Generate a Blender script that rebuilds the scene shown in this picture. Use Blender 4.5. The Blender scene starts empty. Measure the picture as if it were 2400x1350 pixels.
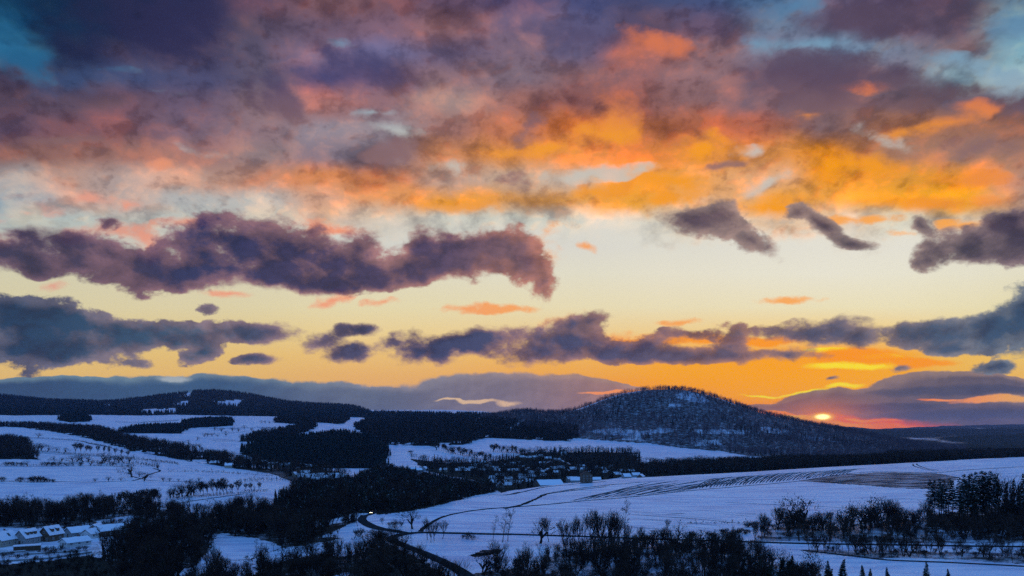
import bpy, math, random
import numpy as np
from mathutils import Vector, Matrix
random.seed(7)
RNG = np.random.default_rng(11)
SC = bpy.context.scene
COL = SC.collection
F = 1884.0          # focal length in photograph pixels
H0 = 1005.0         # row of the true horizon in the photograph
# ---------------------------------------------------------------- camera
cam_d = bpy.data.cameras.new('camera')
cam_d.sensor_width = 36.0
cam_d.lens = 36.0 * F / 2400.0
cam_d.shift_y = (H0 - 675.0) / 2400.0
cam_d.clip_start = 0.5
cam_d.clip_end = 90000.0
cam = bpy.data.objects.new('camera', cam_d)
cam.location = (0, 0, 0)
cam.rotation_euler = (math.radians(90), 0, 0)
COL.objects.link(cam)
SC.camera = cam
SC.render.engine = 'CYCLES'
SC.cycles.max_bounces = 4
SC.cycles.diffuse_bounces = 2
SC.cycles.glossy_bounces = 1
SC.cycles.transparent_max_bounces = 4
SC.cycles.volume_bounces = 0
SC.cycles.volume_max_steps = 64
SC.cycles.use_denoising = False
SC.cycles.adaptive_threshold = 0.01
SC.view_settings.view_transform = 'Standard'
SC.view_settings.look = 'None'
SC.view_settings.exposure = 0.0
SC.view_settings.gamma = 1.0
SC.view_settings.use_curve_mapping = False
HAZE = 2.2e-5        # density of the evening air
# ---------------------------------------------------------------- the sun, just above the hill's flank
SUN_AZ = math.atan((1928 - 1200) / F)
SUN_EL = math.atan((H0 - 977) / F * math.cos(SUN_AZ))
sd = bpy.data.lights.new('sun', 'SUN')
sd.energy = 0.6
sd.color = (1.0, 0.55, 0.25)
sd.angle = math.radians(1.0)
sun = bpy.data.objects.new('sun', sd)
sdir = Vector((math.sin(SUN_AZ) * math.cos(SUN_EL), math.cos(SUN_AZ) * math.cos(SUN_EL), math.sin(SUN_EL)))
sun.rotation_euler = sdir.to_track_quat('Z', 'Y').to_euler()
COL.objects.link(sun)


def lin(c):
    c = c / 255.0
    return c / 12.92 if c <= 0.04045 else ((c + 0.055) / 1.055) ** 2.4


def rgb(r, g, b):
    return (lin(r), lin(g), lin(b), 1.0)


# ---------------------------------------------------------------- node helpers
class NT:
    def __init__(self, tree):
        self.t = tree
        self.n = tree.nodes
        self.l = tree.links

    def put(self, sock, v):
        if isinstance(v, bpy.types.NodeSocket):
            self.l.new(v, sock)
        else:
            sock.default_value = v

    def node(self, typ, **kw):
        n = self.n.new(typ)
        for k, v in kw.items():
            setattr(n, k, v)
        return n

    def m(self, op, a, b=0.0, c=None, clamp=False):
        n = self.node('ShaderNodeMath', operation=op, use_clamp=clamp)
        self.put(n.inputs[0], a)
        self.put(n.inputs[1], b)
        if c is not None:
            self.put(n.inputs[2], c)
        return n.outputs[0]

    def vm(self, op, a, b=(0, 0, 0)):
        n = self.node('ShaderNodeVectorMath', operation=op)
        self.put(n.inputs[0], a)
        self.put(n.inputs[1], b)
        return n.outputs[0]

    def vscale(self, a, s):
        n = self.node('ShaderNodeVectorMath', operation='SCALE')
        self.put(n.inputs[0], a)
        self.put(n.inputs[3], s)
        return n.outputs[0]

    def xyz(self, x, y, z):
        n = self.node('ShaderNodeCombineXYZ')
        self.put(n.inputs[0], x); self.put(n.inputs[1], y); self.put(n.inputs[2], z)
        return n.outputs[0]

    def sep(self, v):
        n = self.node('ShaderNodeSeparateXYZ')
        self.put(n.inputs[0], v)
        return n.outputs

    def mix(self, f, a, b, mode='MIX'):
        n = self.node('ShaderNodeMix', data_type='RGBA', blend_type=mode)
        self.put(n.inputs[0], f); self.put(n.inputs[6], a); self.put(n.inputs[7], b)
        return n.outputs[2]

    def smooth(self, v, lo, hi, o0=0.0, o1=1.0, typ='SMOOTHSTEP'):
        n = self.node('ShaderNodeMapRange', interpolation_type=typ, clamp=True) if typ != 'LINEAR' else self.node('ShaderNodeMapRange', clamp=True)
        self.put(n.inputs[0], v); self.put(n.inputs[1], lo); self.put(n.inputs[2], hi)
        self.put(n.inputs[3], o0); self.put(n.inputs[4], o1)
        return n.outputs[0]

    def noise(self, v, scale, detail=6.0, rough=0.55, dist=0.0, col=False):
        n = self.node('ShaderNodeTexNoise')
        self.put(n.inputs['Vector'], v)
        n.inputs['Scale'].default_value = scale
        n.inputs['Detail'].default_value = detail
        n.inputs['Roughness'].default_value = rough
        n.inputs['Distortion'].default_value = dist
        return n.outputs[1] if col else n.outputs[0]

    def ramp(self, f, stops, interp='EASE'):
        n = self.node('ShaderNodeValToRGB')
        cr = n.color_ramp
        cr.interpolation = interp
        while len(cr.elements) < len(stops):
            cr.elements.new(0.5)
        for e, (p, c) in zip(cr.elements, stops):
            e.position = p
        for e, (p, c) in zip(cr.elements, stops):
            e.color = c if len(c) == 4 else (*c, 1.0)
        self.put(n.inputs[0], f)
        return n.outputs[0]
# ---------------------------------------------------------------- the sky
W = bpy.data.worlds.new('World')
SC.world = W
W.use_nodes = True
W.node_tree.nodes.clear()
S = NT(W.node_tree)
gdir = S.vm('NORMALIZE', S.node('ShaderNodeTexCoord').outputs['Generated'])
gx, gy, gz = S.sep(gdir)[:3]
AZ = S.m('ARCTAN2', gx, gy)
hor = S.m('SQRT', S.m('ADD', S.m('MULTIPLY', gx, gx), S.m('MULTIPLY', gy, gy)))
TEL = S.m('DIVIDE', gz, S.m('MAXIMUM', hor, 0.02))
VV = S.m('DIVIDE', TEL, S.m('MAXIMUM', S.m('COSINE', AZ), 0.6))


def sku(px): return math.atan((px - 1200.0) / F)
def skv(py): return (H0 - py) / F


UVW = S.xyz(AZ, VV, 0.0)
NP = S.xyz(S.m('MULTIPLY', gx, 1.0), S.m('MULTIPLY', gy, 1.0), S.m('MULTIPLY', gz, 1.45))
# turbulence that ruffles every cloud edge
w1 = S.vm('SUBTRACT', S.noise(NP, 9.0, 5.0, 0.55, col=True), (0.5, 0.5, 0.5))
w2 = S.vm('SUBTRACT', S.noise(NP, 30.0, 3.0, 0.5, col=True), (0.5, 0.5, 0.5))
WARP = S.vm('MULTIPLY', S.vm('ADD', w1, S.vscale(w2, 0.45)), (1.0, 0.5, 0.0))
UVD = S.vm('ADD', UVW, S.vscale(WARP, 0.075))          # for the high deck
UVM = S.vm('ADD', UVW, S.vscale(WARP, 0.042))          # for the low cumulus
du, dv, _ = S.sep(UVD)[:3]

GX = [i * 150 for i in range(17)]
GRID = [
 (0, '20 60 95|18 42 75|22 36 68|42 46 82|92 72 98|135 95 105|120 85 100|105 80 105|85 75 115|72 75 120|62 68 110|72 82 125|85 115 155|105 92 122|100 82 112|78 65 88|105 130 155'),
 (60, '24 75 115|22 45 80|28 36 70|50 50 88|88 76 100|110 88 112|132 100 122|150 105 112|118 98 128|98 92 132|82 72 100|110 88 115|110 125 155|98 88 115|112 92 118|98 82 105|115 160 185'),
 (120, '45 110 155|35 42 75|60 58 92|66 60 92|92 82 108|140 112 140|120 112 155|112 95 125|130 105 125|105 95 128|190 110 95|140 105 115|130 125 150|130 150 180|125 130 155|120 105 120|130 170 190'),
 (180, '70 60 85|60 75 115|70 78 118|80 78 115|100 88 112|78 72 115|115 90 125|150 115 125|130 108 125|138 100 108|140 98 105|150 112 120|115 90 108|98 80 102|130 115 135|150 175 190|165 190 200'),
 (240, '85 68 88|95 78 100|105 82 105|110 90 115|145 115 125|170 115 115|150 110 120|165 135 135|165 110 105|145 92 92|150 92 85|145 105 110|115 95 112|130 98 105|105 88 102|100 90 110|100 85 105'),
 (300, '105 82 105|130 88 98|120 85 98|125 100 120|150 120 130|150 135 150|160 140 150|165 115 110|210 125 90|225 120 60|200 115 75|175 100 75|165 98 80|130 100 105|175 115 90|165 110 90|140 95 85'),
 (360, '140 98 95|150 105 100|155 110 105|165 120 115|150 125 130|140 120 135|130 115 130|215 140 100|240 150 75|235 145 80|225 130 65|235 145 70|235 150 80|245 145 30|170 120 100|150 115 105|165 120 105'),
 (420, '170 165 170|190 150 140|180 160 160|190 155 145|205 140 115|225 140 90|215 130 85|200 160 145|205 170 150|210 175 155|245 160 60|240 165 100|230 170 130|245 150 40|235 155 60|245 150 30|180 135 120'),
 (470, '150 165 180|205 165 155|195 170 165|185 180 182|190 185 185|220 165 140|235 155 100|250 160 55|225 155 90|240 165 90|245 165 60|235 180 140|248 170 90|250 165 70|250 165 40|250 170 30|190 145 125'),
 (520, '175 185 188|185 190 190|195 190 185|190 190 188|200 190 180|225 175 145|215 195 180|212 205 195|210 205 195|215 208 198|222 212 200|235 205 175|240 190 150|240 195 160|228 215 195|225 205 185|190 160 145'),
]
LOWX = [0, 450, 900, 1350, 1600, 1800, 1950, 2100, 2250, 2400]
LOW = [
 (580, '196 196 182|203 202 190|213 212 202|220 217 206|224 221 208|228 224 210|230 226 212|230 226 212|228 224 208|225 220 204'),
 (640, '212 206 175|215 209 182|223 218 194|227 222 200|231 225 204|233 228 208|234 229 210|234 229 208|232 227 204|230 224 198'),
 (720, '219 207 164|223 210 167|231 218 174|234 221 180|236 223 183|238 225 185|238 226 185|238 226 185|236 224 181|232 220 173'),
 (780, '224 204 146|228 203 140|238 210 148|240 208 145|243 208 140|245 208 132|246 207 128|244 208 132|240 212 142|236 212 148'),
 (830, '230 196 122|232 194 118|238 194 118|244 184 90|252 172 36|254 165 16|254 162 14|250 170 40|242 190 88|238 198 108'),
 (880, '230 188 112|232 186 108|236 180 104|244 170 70|252 166 22|255 166 4|255 168 8|252 172 28|244 184 74|240 186 90'),
 (930, '225 182 115|228 180 110|234 172 104|246 140 60|255 158 10|255 166 2|255 168 10|252 165 40|246 172 70|244 172 84'),
 (985, '215 170 120|220 170 118|228 160 108|240 130 80|250 120 30|255 120 10|255 120 10|252 92 22|235 115 70|220 125 105'),
]


def colour_row(spec, xs, uin):
    st = []
    for x, c in zip(xs, spec.split('|')):
        st.append(((sku(x) + 0.75) / 1.5, rgb(*[float(k) for k in c.split()])))
    return S.ramp(uin, st, 'EASE')


un_d = S.smooth(du, -0.75, 0.75, typ='LINEAR')
un_p = S.smooth(AZ, -0.75, 0.75, typ='LINEAR')
# clear sky from the horizon up
acc = None
prev = None
for py, spec in reversed(LOW):
    c = colour_row(spec, LOWX, un_p)
    if acc is None:
        acc = c
    else:
        acc = S.mix(S.smooth(VV, skv(prev), skv(py), typ='LINEAR'), acc, c)
    prev = py
CLEAR = acc
acc = None
for py, spec in reversed(GRID):
    c = colour_row(spec, GX, un_d)
    if acc is None:
        acc = c
    else:
        acc = S.mix(S.smooth(dv, skv(prev), skv(py)), acc, c)
    prev = py
DECK = acc


class Blobs:
    """soft ellipses laid out over the sky and merged"""
    def __init__(self, coords, grow=1.0): self.c = coords; self.acc = None; self.k = grow

    def add(self, px, py, rx, ry, rot=0.0, w=1.0):
        a = sku(px)
        if rx <= 62:
            w *= 0.74 if rx > 46 else 0.62; rx *= 1.2; ry *= 1.2      # small shreds are thin and torn
        rx, ry = rx * self.k, ry * self.k
        ru = rx / F * math.cos(a) ** 2
        mp = S.node('ShaderNodeMapping', vector_type='TEXTURE')
        S.put(mp.inputs[0], self.c)
        mp.inputs[1].default_value = (a, skv(py), 0)
        mp.inputs[2].default_value = (0, 0, -math.radians(rot))
        mp.inputs[3].default_value = (ru, ry / F, 1)
        g = S.node('ShaderNodeTexGradient', gradient_type='SPHERICAL')
        S.l.new(mp.outputs[0], g.inputs[0])
        o = g.outputs[1]
        if w != 1.0:
            o = S.m('MULTIPLY', o, w)
        o = S.m('SUBTRACT', 1.0, o)
        self.acc = o if self.acc is None else S.m('MULTIPLY', self.acc, o)
        return self

    def many(self, rows):
        for r in rows:
            self.add(*r)
        return S.m('SUBTRACT', 1.0, self.acc)


# fine billows inside the deck
nPA = S.vm('ADD', NP, S.vscale(w1, 0.035))
nA = S.noise(nPA, 11.0, 8.0, 0.56)
nA_s = S.noise(S.vm('ADD', nPA, (0.010, 0.0, -0.012)), 11.0, 5.0, 0.52)
relief = S.m('SUBTRACT', nA, nA_s)      # bright where the billow faces the sun, low on the right
nPB = S.vm('ADD', NP, S.vscale(w1, 0.02))
nB = S.noise(nPB, 36.0, 6.0, 0.55)
nB_s = S.noise(S.vm('ADD', nPB, (0.004, 0.0, -0.005)), 36.0, 4.0, 0.5)
reliefB = S.m('SUBTRACT', nB, nB_s)
bil = S.m('ADD', S.m('MULTIPLY', S.m('SUBTRACT', nA, 0.5), 1.5), S.m('MULTIPLY', S.m('SUBTRACT', nB, 0.5), 1.15))
DARKER = S.mix(1.0, DECK, (0.42, 0.42, 0.49, 1), 'MULTIPLY')
WARMER = S.mix(1.0, DECK, (1.62, 1.26, 1.04, 1), 'MULTIPLY')
deck2 = S.mix(S.m('MULTIPLY', S.smooth(bil, 0.0, 0.36), 0.85), DECK, DARKER)
deck2 = S.mix(S.m('MULTIPLY', S.smooth(bil, -0.02, -0.34), 0.9), deck2, WARMER)
light = S.m('ADD', relief, S.m('MULTIPLY', reliefB, 0.5))
deck2 = S.mix(S.m('MULTIPLY', S.smooth(light, 0.0, -0.13), 0.8), deck2, S.mix(1.0, deck2, (0.55, 0.55, 0.60, 1), 'MULTIPLY'))
deck2 = S.mix(S.m('MULTIPLY', S.smooth(light, 0.0, 0.13), 0.8), deck2, S.mix(1.0, deck2, (1.55, 1.25, 1.05, 1), 'MULTIPLY'))


def gated(d, noise, g=0.22):
    return S.m('ADD', d, S.m('MULTIPLY', noise, S.smooth(d, 0.0, g)))

# orange flares on the deck's underside
LIT = Blobs(UVD, 1.35).many([
 (1530, 95, 95, 26, 20), (1590, 125, 40, 20, 30), (1430, 270, 75, 65, -30), (1400, 310, 110, 30), (1190, 355, 120, 22), (1300, 345, 90, 20),
 (1570, 420, 110, 24, 10), (1640, 350, 70, 40), (1960, 390, 120, 40), (2050, 395, 60, 30), (2230, 420, 120, 20, -4), (2180, 480, 160, 24, -3), (1830, 480, 120, 30),
 (2150, 305, 110, 22, -12), (2270, 260, 80, 24, 10), (1090, 485, 150, 22, 3), (1400, 455, 130, 26, -5), (1560, 462, 70, 20, -10), (2010, 210, 100, 16, 6),
 (760, 425, 110, 12, 8, 0.7), (380, 382, 40, 14), (1900, 270, 40, 14)])
lit_c = S.ramp(un_p, [((sku(x) + .75) / 1.5, rgb(*c)) for x, c in ((0, (235, 150, 125)), (700, (236, 148, 108)), (1000, (246, 158, 72)), (1300, (250, 155, 50)), (2000, (254, 156, 22)), (2400, (242, 140, 70)))])
lit_c = S.mix(S.smooth(dv, skv(330), skv(200)), lit_c, rgb(218, 118, 84))
nL = gated(LIT, S.m('ADD', S.m('MULTIPLY', bil, -1.5), S.m('MULTIPLY', light, 1.2)), 0.25)
deck3 = S.mix(S.m('MULTIPLY', S.smooth(nL, 0.16, 1.05), 0.95), deck2, lit_c)
# dark banks in the deck
DKB = Blobs(UVD, 1.25).many([
 (1480, 40, 75, 32, 25), (1900, 165, 170, 55, 8), (2050, 190, 200, 45, 12), (1860, 225, 130, 50), (2010, 250, 160, 24, 4), (2330, 240, 90, 45), (2000, 40, 170, 60, -5), (2250, 40, 130, 60),
 (270, 235, 150, 42, 6), (330, 20, 260, 80), (140, 110, 130, 40, 10), (850, 150, 110, 60, 10), (650, 230, 100, 60, 30), (1300, 90, 160, 60), (1240, 305, 36, 38), (1200, 425, 40, 22), (180, 325, 130, 16),
 (920, 350, 70, 30), (1680, 385, 70, 14, -10), (2290, 350, 130, 34, -10), (380, 90, 200, 60, 10)])
dk_c = S.ramp(un_p, [((sku(x) + .75) / 1.5, rgb(*c)) for x, c in ((0, (20, 36, 68)), (400, (48, 46, 82)), (800, (72, 68, 110)), (1300, (88, 78, 112)), (1900, (92, 74, 98)), (2400, (70, 60, 80)))])
dk_c = S.mix(S.smooth(dv, skv(150), skv(380)), dk_c, S.mix(0.5, dk_c, rgb(150, 105, 105)))
dk_c = S.mix(S.smooth(dv, skv(380), skv(150)), S.mix(0.75, dk_c, rgb(150, 112, 112)), dk_c)
nD = gated(DKB, S.m('MULTIPLY', bil, 1.2), 0.25)
deck4 = S.mix(S.m('MULTIPLY', S.smooth(nD, 0.15, 0.9), 0.85), deck3, dk_c)
# blue and pale openings
GAP = Blobs(UVD, 1.45).many([
 (40, 155, 70, 40, 25), (10, 60, 50, 50, 0, 0.6), (2290, 165, 130, 26, 20), (2340, 190, 60, 40), (1900, 108, 90, 16, 3), (1750, 100, 60, 22, 20), (1830, 15, 60, 26, -25), (2380, 70, 60, 40, -30),
 (2070, 325, 50, 18, 30), (1380, 405, 130, 20, -5), (1060, 395, 60, 20), (870, 262, 70, 12, 3, 0.8), (930, 310, 90, 18, 20), (790, 95, 40, 14), (1740, 355, 30, 14), (1780, 430, 60, 14, -20),
 (480, 345, 50, 10, 15, 0.6), (240, 160, 90, 10, 5, 0.5), (380, 210, 50, 8, 15, 0.6)])
gap_c = S.ramp(S.smooth(dv, skv(430), skv(0)), [(0.0, rgb(205, 196, 190)), (0.5, rgb(150, 170, 190)), (0.8, rgb(125, 160, 190)), (1.0, rgb(90, 130, 170))])
gap_c = S.mix(S.smooth(AZ, sku(700), sku(100)), gap_c, S.mix(S.smooth(dv, skv(330), skv(150)), rgb(165, 165, 180), rgb(38, 96, 140)))
nG = gated(GAP, S.m('MULTIPLY', bil, -1.3), 0.25)
deck5 = S.mix(S.m('MULTIPLY', S.smooth(nG, 0.12, 0.95), 0.85), deck4, gap_c)
deck5 = S.mix(1.0, deck5, (0.94, 1.0, 0.955, 1), 'MULTIPLY')
# where the deck ends above the clear band
edge = S.m('ADD', VV, S.m('MULTIPLY', bil, 0.05))
sky1 = S.mix(S.smooth(edge, skv(585), skv(490)), CLEAR, deck5)
# pink and orange shreds in the clear band
SHR = Blobs(UVM, 1.3).many([
 (180, 465, 75, 20), (60, 500, 60, 24), (290, 480, 50, 16), (250, 530, 50, 22), (720, 530, 55, 30, 20), (790, 545, 70, 16), (440, 520, 80, 14), (340, 570, 60, 40), (170, 560, 60, 22), (20, 560, 60, 20),
 (1280, 545, 42, 22, -10), (1380, 575, 28, 12, 30), (1270, 600, 50, 30), (540, 690, 60, 10), (120, 668, 50, 12, -15), (900, 712, 50, 9, -5), (1085, 720, 70, 14), (1190, 725, 90, 12), (770, 705, 70, 18, -15),
 (1850, 703, 80, 10), (1600, 755, 60, 7), (1330, 750, 60, 18, -20), (2120, 545, 40, 8), (2000, 520, 120, 12, -4), (1450, 790, 60, 16), (2260, 525, 60, 14)])
shr_c = S.ramp(un_p, [((sku(x) + .75) / 1.5, rgb(*c)) for x, c in ((0, (226, 160, 140)), (700, (244, 150, 115)), (1300, (250, 160, 80)), (2400, (255, 170, 70)))])
nB2 = S.m('SUBTRACT', nB, 0.5)
nA2 = S.m('SUBTRACT', nA, 0.5)
nC2 = S.m('SUBTRACT', S.noise(S.vm('ADD', NP, S.vscale(WARP, 0.05)), 95.0, 5.0, 0.65), 0.5)
rough_e = S.m('ADD', S.m('ADD', S.m('MULTIPLY', nB2, 1.25), S.m('MULTIPLY', nA2, 0.9)), S.m('MULTIPLY', nC2, 0.32))
sky2 = S.mix(S.m('MULTIPLY', S.smooth(gated(SHR, S.m('MULTIPLY', rough_e, 1.3)), 0.12, 0.85), 0.9), sky1, shr_c)
# the burning band round the sun
YEL = Blobs(UVM).many([(1990, 858, 140, 14), (2060, 838, 70, 10), (1940, 822, 70, 8), (1895, 922, 90, 7, -4), (1975, 907, 50, 7, -8), (1780, 925, 60, 4), (1880, 976, 66, 10, 4), (1930, 978, 26, 12)])
sky3 = S.mix(S.smooth(YEL, 0.1, 0.6), sky2, rgb(255, 226, 40))
ORG = Blobs(UVM, 1.2).many([(1600, 790, 130, 18), (1500, 800, 90, 12), (1800, 800, 120, 16), (1990, 835, 130, 22), (2150, 850, 120, 16)])
sky3 = S.mix(S.m('MULTIPLY', S.smooth(gated(ORG, S.m('MULTIPLY', rough_e, 0.7)), 0.15, 0.6), 0.9), sky3, rgb(255, 150, 10))


nV = S.noise(NP, 6.5, 2.0, 0.5)


def cloud_layer(sky, rows, edge_col, core_col, lo, hi, amt=1.0, rk=0.75, core=(0.45, 1.0), coords=None, grow=1.0, form=1.0):
    d = Blobs(coords or UVM, grow).many(rows)
    d2 = gated(d, S.m('MULTIPLY', rough_e, rk), 0.16)
    col = S.mix(S.smooth(S.m('ADD', d2, S.m('MULTIPLY', nA2, 0.9)), core[0], core[1]), edge_col, core_col)
    col = S.mix(1.0, col, S.mix(S.smooth(light, -0.13, 0.13), (0.62, 0.66, 0.74, 1), (1.34, 1.32, 1.26, 1)), 'MULTIPLY')
    if form < 1.0: col = S.mix(form, S.mix(S.smooth(d2, core[0], core[1]), edge_col, core_col), col)
    # some margins are crisp, others dissolve
    hi_ = S.smooth(nV, 0.36, 0.64, lo + (hi - lo) * 0.6, lo + (hi - lo) * 1.5)
    return S.mix(S.m('MULTIPLY', S.smooth(d2, lo, hi_), amt), sky, col)


def azramp(stops):
    return S.ramp(un_p, [((sku(x) + .75) / 1.5, rgb(*c)) for x, c in stops])


# low stratus banks on the horizon
STR = [(60, 925, 300, 46, -4), (350, 930, 420, 56), (650, 945, 420, 60), (950, 950, 300, 46), (1180, 925, 330, 58), (1380, 925, 220, 36, 4), (1150, 965, 500, 40), (500, 985, 700, 50), (-200, 950, 400, 60), (1100, 1000, 600, 40)]
sky4 = cloud_layer(sky3, STR, azramp(((0, (100, 132, 152)), (600, (100, 126, 148)), (1000, (136, 134, 148)), (1400, (168, 136, 128)))),
                   azramp(((0, (26, 72, 112)), (500, (36, 82, 122)), (850, (88, 104, 130)), (1150, (122, 116, 132)), (1500, (165, 124, 118)))), 0.06, 0.16, 0.96, 0.24, (0.1, 0.55), form=0.3)
STR2 = [(2200, 905, 210, 40, -3), (2330, 905, 200, 28), (2050, 935, 300, 30, -3), (2250, 965, 420, 38), (2450, 985, 300, 26), (2080, 958, 260, 20), (1860, 948, 140, 12, -4), (2230, 985, 150, 14)]
sky4 = cloud_layer(sky4, STR2, azramp(((1700, (150, 112, 100)), (2100, (140, 118, 116)), (2400, (150, 125, 120)))),
                   azramp(((1700, (132, 98, 96)), (2000, (106, 94, 104)), (2400, (92, 88, 106)))), 0.06, 0.16, 0.97, 0.24, (0.15, 0.6), form=0.35)
sky4 = cloud_layer(sky4, [(2190, 913, 220, 16, -2), (2350, 914, 160, 14, -2), (2300, 968, 330, 18), (2080, 950, 200, 12, -2)], rgb(92, 86, 102), rgb(74, 76, 98), 0.08, 0.4, 0.75, 0.3, (0.2, 0.7), form=0.3)
SLIT = Blobs(UVM).many([(2330, 935, 130, 12, -3), (2190, 933, 60, 4), (1876, 976, 96, 13, 3), (2040, 980, 80, 5, 2), (2040, 1000, 230, 18, 2), (1420, 920, 110, 5, -3), (1115, 938, 64, 7, 0, 0.75), (1195, 944, 40, 8, 0, 0.7), (1050, 934, 64, 4, 0, 0.6), (400, 888, 48, 12, 3), (2300, 1002, 260, 6)])
RED = Blobs(UVM).many([(2020, 996, 300, 26, 2), (1925, 984, 200, 24, 2), (2120, 1004, 240, 14, 2)])
sky4 = S.mix(S.m('MULTIPLY', S.smooth(gated(RED, S.m('MULTIPLY', rough_e, 0.35)), 0.08, 0.7), 0.92), sky4, rgb(255, 92, 8))
slit_c = azramp(((0, (150, 170, 180)), (600, (170, 175, 180)), (1000, (226, 190, 150)), (1250, (225, 185, 150)), (1400, (248, 150, 90)), (1850, (255, 200, 20)), (1960, (255, 160, 12)), (2080, (255, 118, 12)), (2250, (248, 150, 80)), (2400, (242, 172, 90))))
sky4 = S.mix(S.smooth(gated(SLIT, S.m('MULTIPLY', rough_e, 0.5)), 0.12, 0.5), sky4, slit_c)
# cumulus low over the hills
CU = [(40, 745, 200, 60), (190, 765, 160, 44, 5), (60, 820, 200, 56), (170, 800, 120, 50), (330, 788, 150, 40), (480, 783, 160, 32), (610, 785, 110, 30), (285, 848, 60, 17), (470, 832, 48, 22, -20), (590, 845, 66, 15),
      (745, 803, 64, 30), (1090, 812, 70, 22), (820, 832, 66, 26), (840, 778, 70, 17, 3), (965, 776, 42, 16), (1000, 820, 104, 40), (1180, 797, 120, 40), (1260, 822, 130, 42), (1350, 805, 110, 46), (1365, 755, 84, 30, -8), (1455, 826, 76, 26),
      (1580, 832, 110, 22), (1700, 830, 110, 22), (1850, 833, 100, 17), (1715, 785, 46, 32), (1795, 778, 36, 18), (1915, 783, 100, 36), (2010, 785, 64, 34), (2150, 782, 120, 34), (2225, 768, 76, 34), (2290, 775, 76, 40),
      (2375, 775, 140, 66), (2405, 715, 62, 58), (1600, 780, 60, 16), (1530, 805, 60, 20), (2010, 745, 46, 13), (2330, 862, 60, 14), (2250, 815, 90, 20), (2110, 862, 26, 9), (1955, 890, 24, 5), (490, 725, 30, 14), (2360, 860, 36, 12)]
cu_e = azramp(((0, (92, 95, 118)), (300, (120, 108, 122)), (700, (135, 110, 122)), (1300, (150, 112, 112)), (1700, (150, 108, 98)), (2000, (135, 115, 118)), (2400, (110, 120, 135))))
cu_k = azramp(((0, (12, 50, 84)), (450, (44, 74, 104)), (700, (66, 66, 96)), (1000, (44, 56, 94)), (1300, (58, 66, 102)), (1700, (82, 76, 98)), (1950, (72, 76, 102)), (2150, (58, 78, 106)), (2400, (36, 66, 98))))
sky5 = cloud_layer(sky4, CU, cu_e, cu_k, 0.14, 0.50, 0.97, 1.1, (0.30, 1.0), grow=1.24)
# dark ragged clouds across the clear band
MID = [(60, 592, 140, 56), (210, 600, 130, 56, 4), (320, 635, 140, 56, 14), (130, 598, 130, 50), (110, 610, 90, 40), (430, 650, 120, 36, 6), (450, 585, 96, 90), (560, 575, 130, 86), (680, 595, 140, 80, 6), (790, 625, 120, 60), (835, 575, 46, 46), (920, 640, 120, 40, -6), (985, 600, 84, 66), (1070, 620, 110, 48),
       (1075, 585, 70, 40), (1180, 580, 84, 58), (1235, 610, 66, 58), (1278, 658, 34, 50), (640, 650, 260, 36, 3), (860, 668, 160, 26, -4), (1640, 517, 96, 40, 12), (1700, 500, 50, 34), (1755, 560, 100, 36, 32), (1925, 530, 80, 22, 36), (1860, 498, 40, 16, -10),
       (2290, 575, 120, 50), (2390, 565, 110, 70), (2370, 520, 90, 40, -20), (2180, 572, 44, 28), (2185, 610, 50, 24, -10), (250, 520, 40, 18, 10), (75, 545, 60, 22), (1990, 570, 50, 14, 10), (2165, 525, 40, 18, 40), (25, 460, 40, 14)]
mid_e = azramp(((0, (120, 92, 108)), (400, (130, 95, 108)), (800, (150, 108, 112)), (1250, (170, 112, 100)), (1600, (150, 125, 120)), (2100, (155, 132, 125)), (2400, (120, 100, 108))))
mid_k = azramp(((0, (50, 46, 72)), (250, (58, 50, 76)), (430, (36, 42, 82)), (750, (52, 46, 82)), (1000, (72, 58, 88)), (1200, (108, 80, 92)), (1600, (82, 68, 82)), (1800, (92, 76, 84)), (2200, (70, 60, 76)), (2400, (58, 50, 70))))
sky6 = cloud_layer(sky5, MID, mid_e, mid_k, 0.10, 0.62, 0.97, 1.1, (0.30, 1.0), grow=1.19)
# the sun's disc in its slit, and its glare
sd_ = S.node('ShaderNodeVectorMath', operation='LENGTH')
S.put(sd_.inputs[0], S.vm('MULTIPLY', S.vm('SUBTRACT', gdir, tuple(sdir)), (1.0, 1.0, 2.6)))
sdist = S.m('MULTIPLY', sd_.outputs['Value'], 57.2958)
glare = S.m('POWER', S.smooth(sdist, 7.5, 0.0, typ='LINEAR'), 3.6)
sky6 = S.mix(S.m('MULTIPLY', glare, 0.95), sky6, (1.1, 0.25, 0.006, 1))
sky6 = S.mix(S.smooth(sdist, 0.95, 0.30), sky6, (1.3, 0.62, 0.03, 1))
sky6 = S.mix(S.smooth(sdist, 0.60, 0.20), sky6, (2.6, 2.0, 0.7, 1))
# the rest of the dome: unseen, dusk blue and cloud brightened to light the snow
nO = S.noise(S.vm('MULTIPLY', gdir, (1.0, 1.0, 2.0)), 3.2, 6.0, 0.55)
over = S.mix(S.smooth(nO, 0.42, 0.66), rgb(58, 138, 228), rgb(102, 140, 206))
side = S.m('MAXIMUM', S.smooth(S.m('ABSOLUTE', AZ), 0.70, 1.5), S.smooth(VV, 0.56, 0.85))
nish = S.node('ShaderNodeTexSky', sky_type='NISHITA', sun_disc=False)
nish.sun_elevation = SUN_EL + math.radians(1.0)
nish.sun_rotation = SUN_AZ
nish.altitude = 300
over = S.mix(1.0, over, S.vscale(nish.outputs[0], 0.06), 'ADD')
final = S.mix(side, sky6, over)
final = S.mix(S.smooth(gz, -0.02, -0.12), final, rgb(70, 80, 110))
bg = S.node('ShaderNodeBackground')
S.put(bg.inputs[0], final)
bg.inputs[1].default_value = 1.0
out = S.node('ShaderNodeOutputWorld')
S.l.new(bg.outputs[0], out.inputs[0])
W.cycles.sampling_method = 'MANUAL'
W.cycles.sample_map_resolution = 1024
# ---------------------------------------------------------------- helpers for things
CUR = COL


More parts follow.
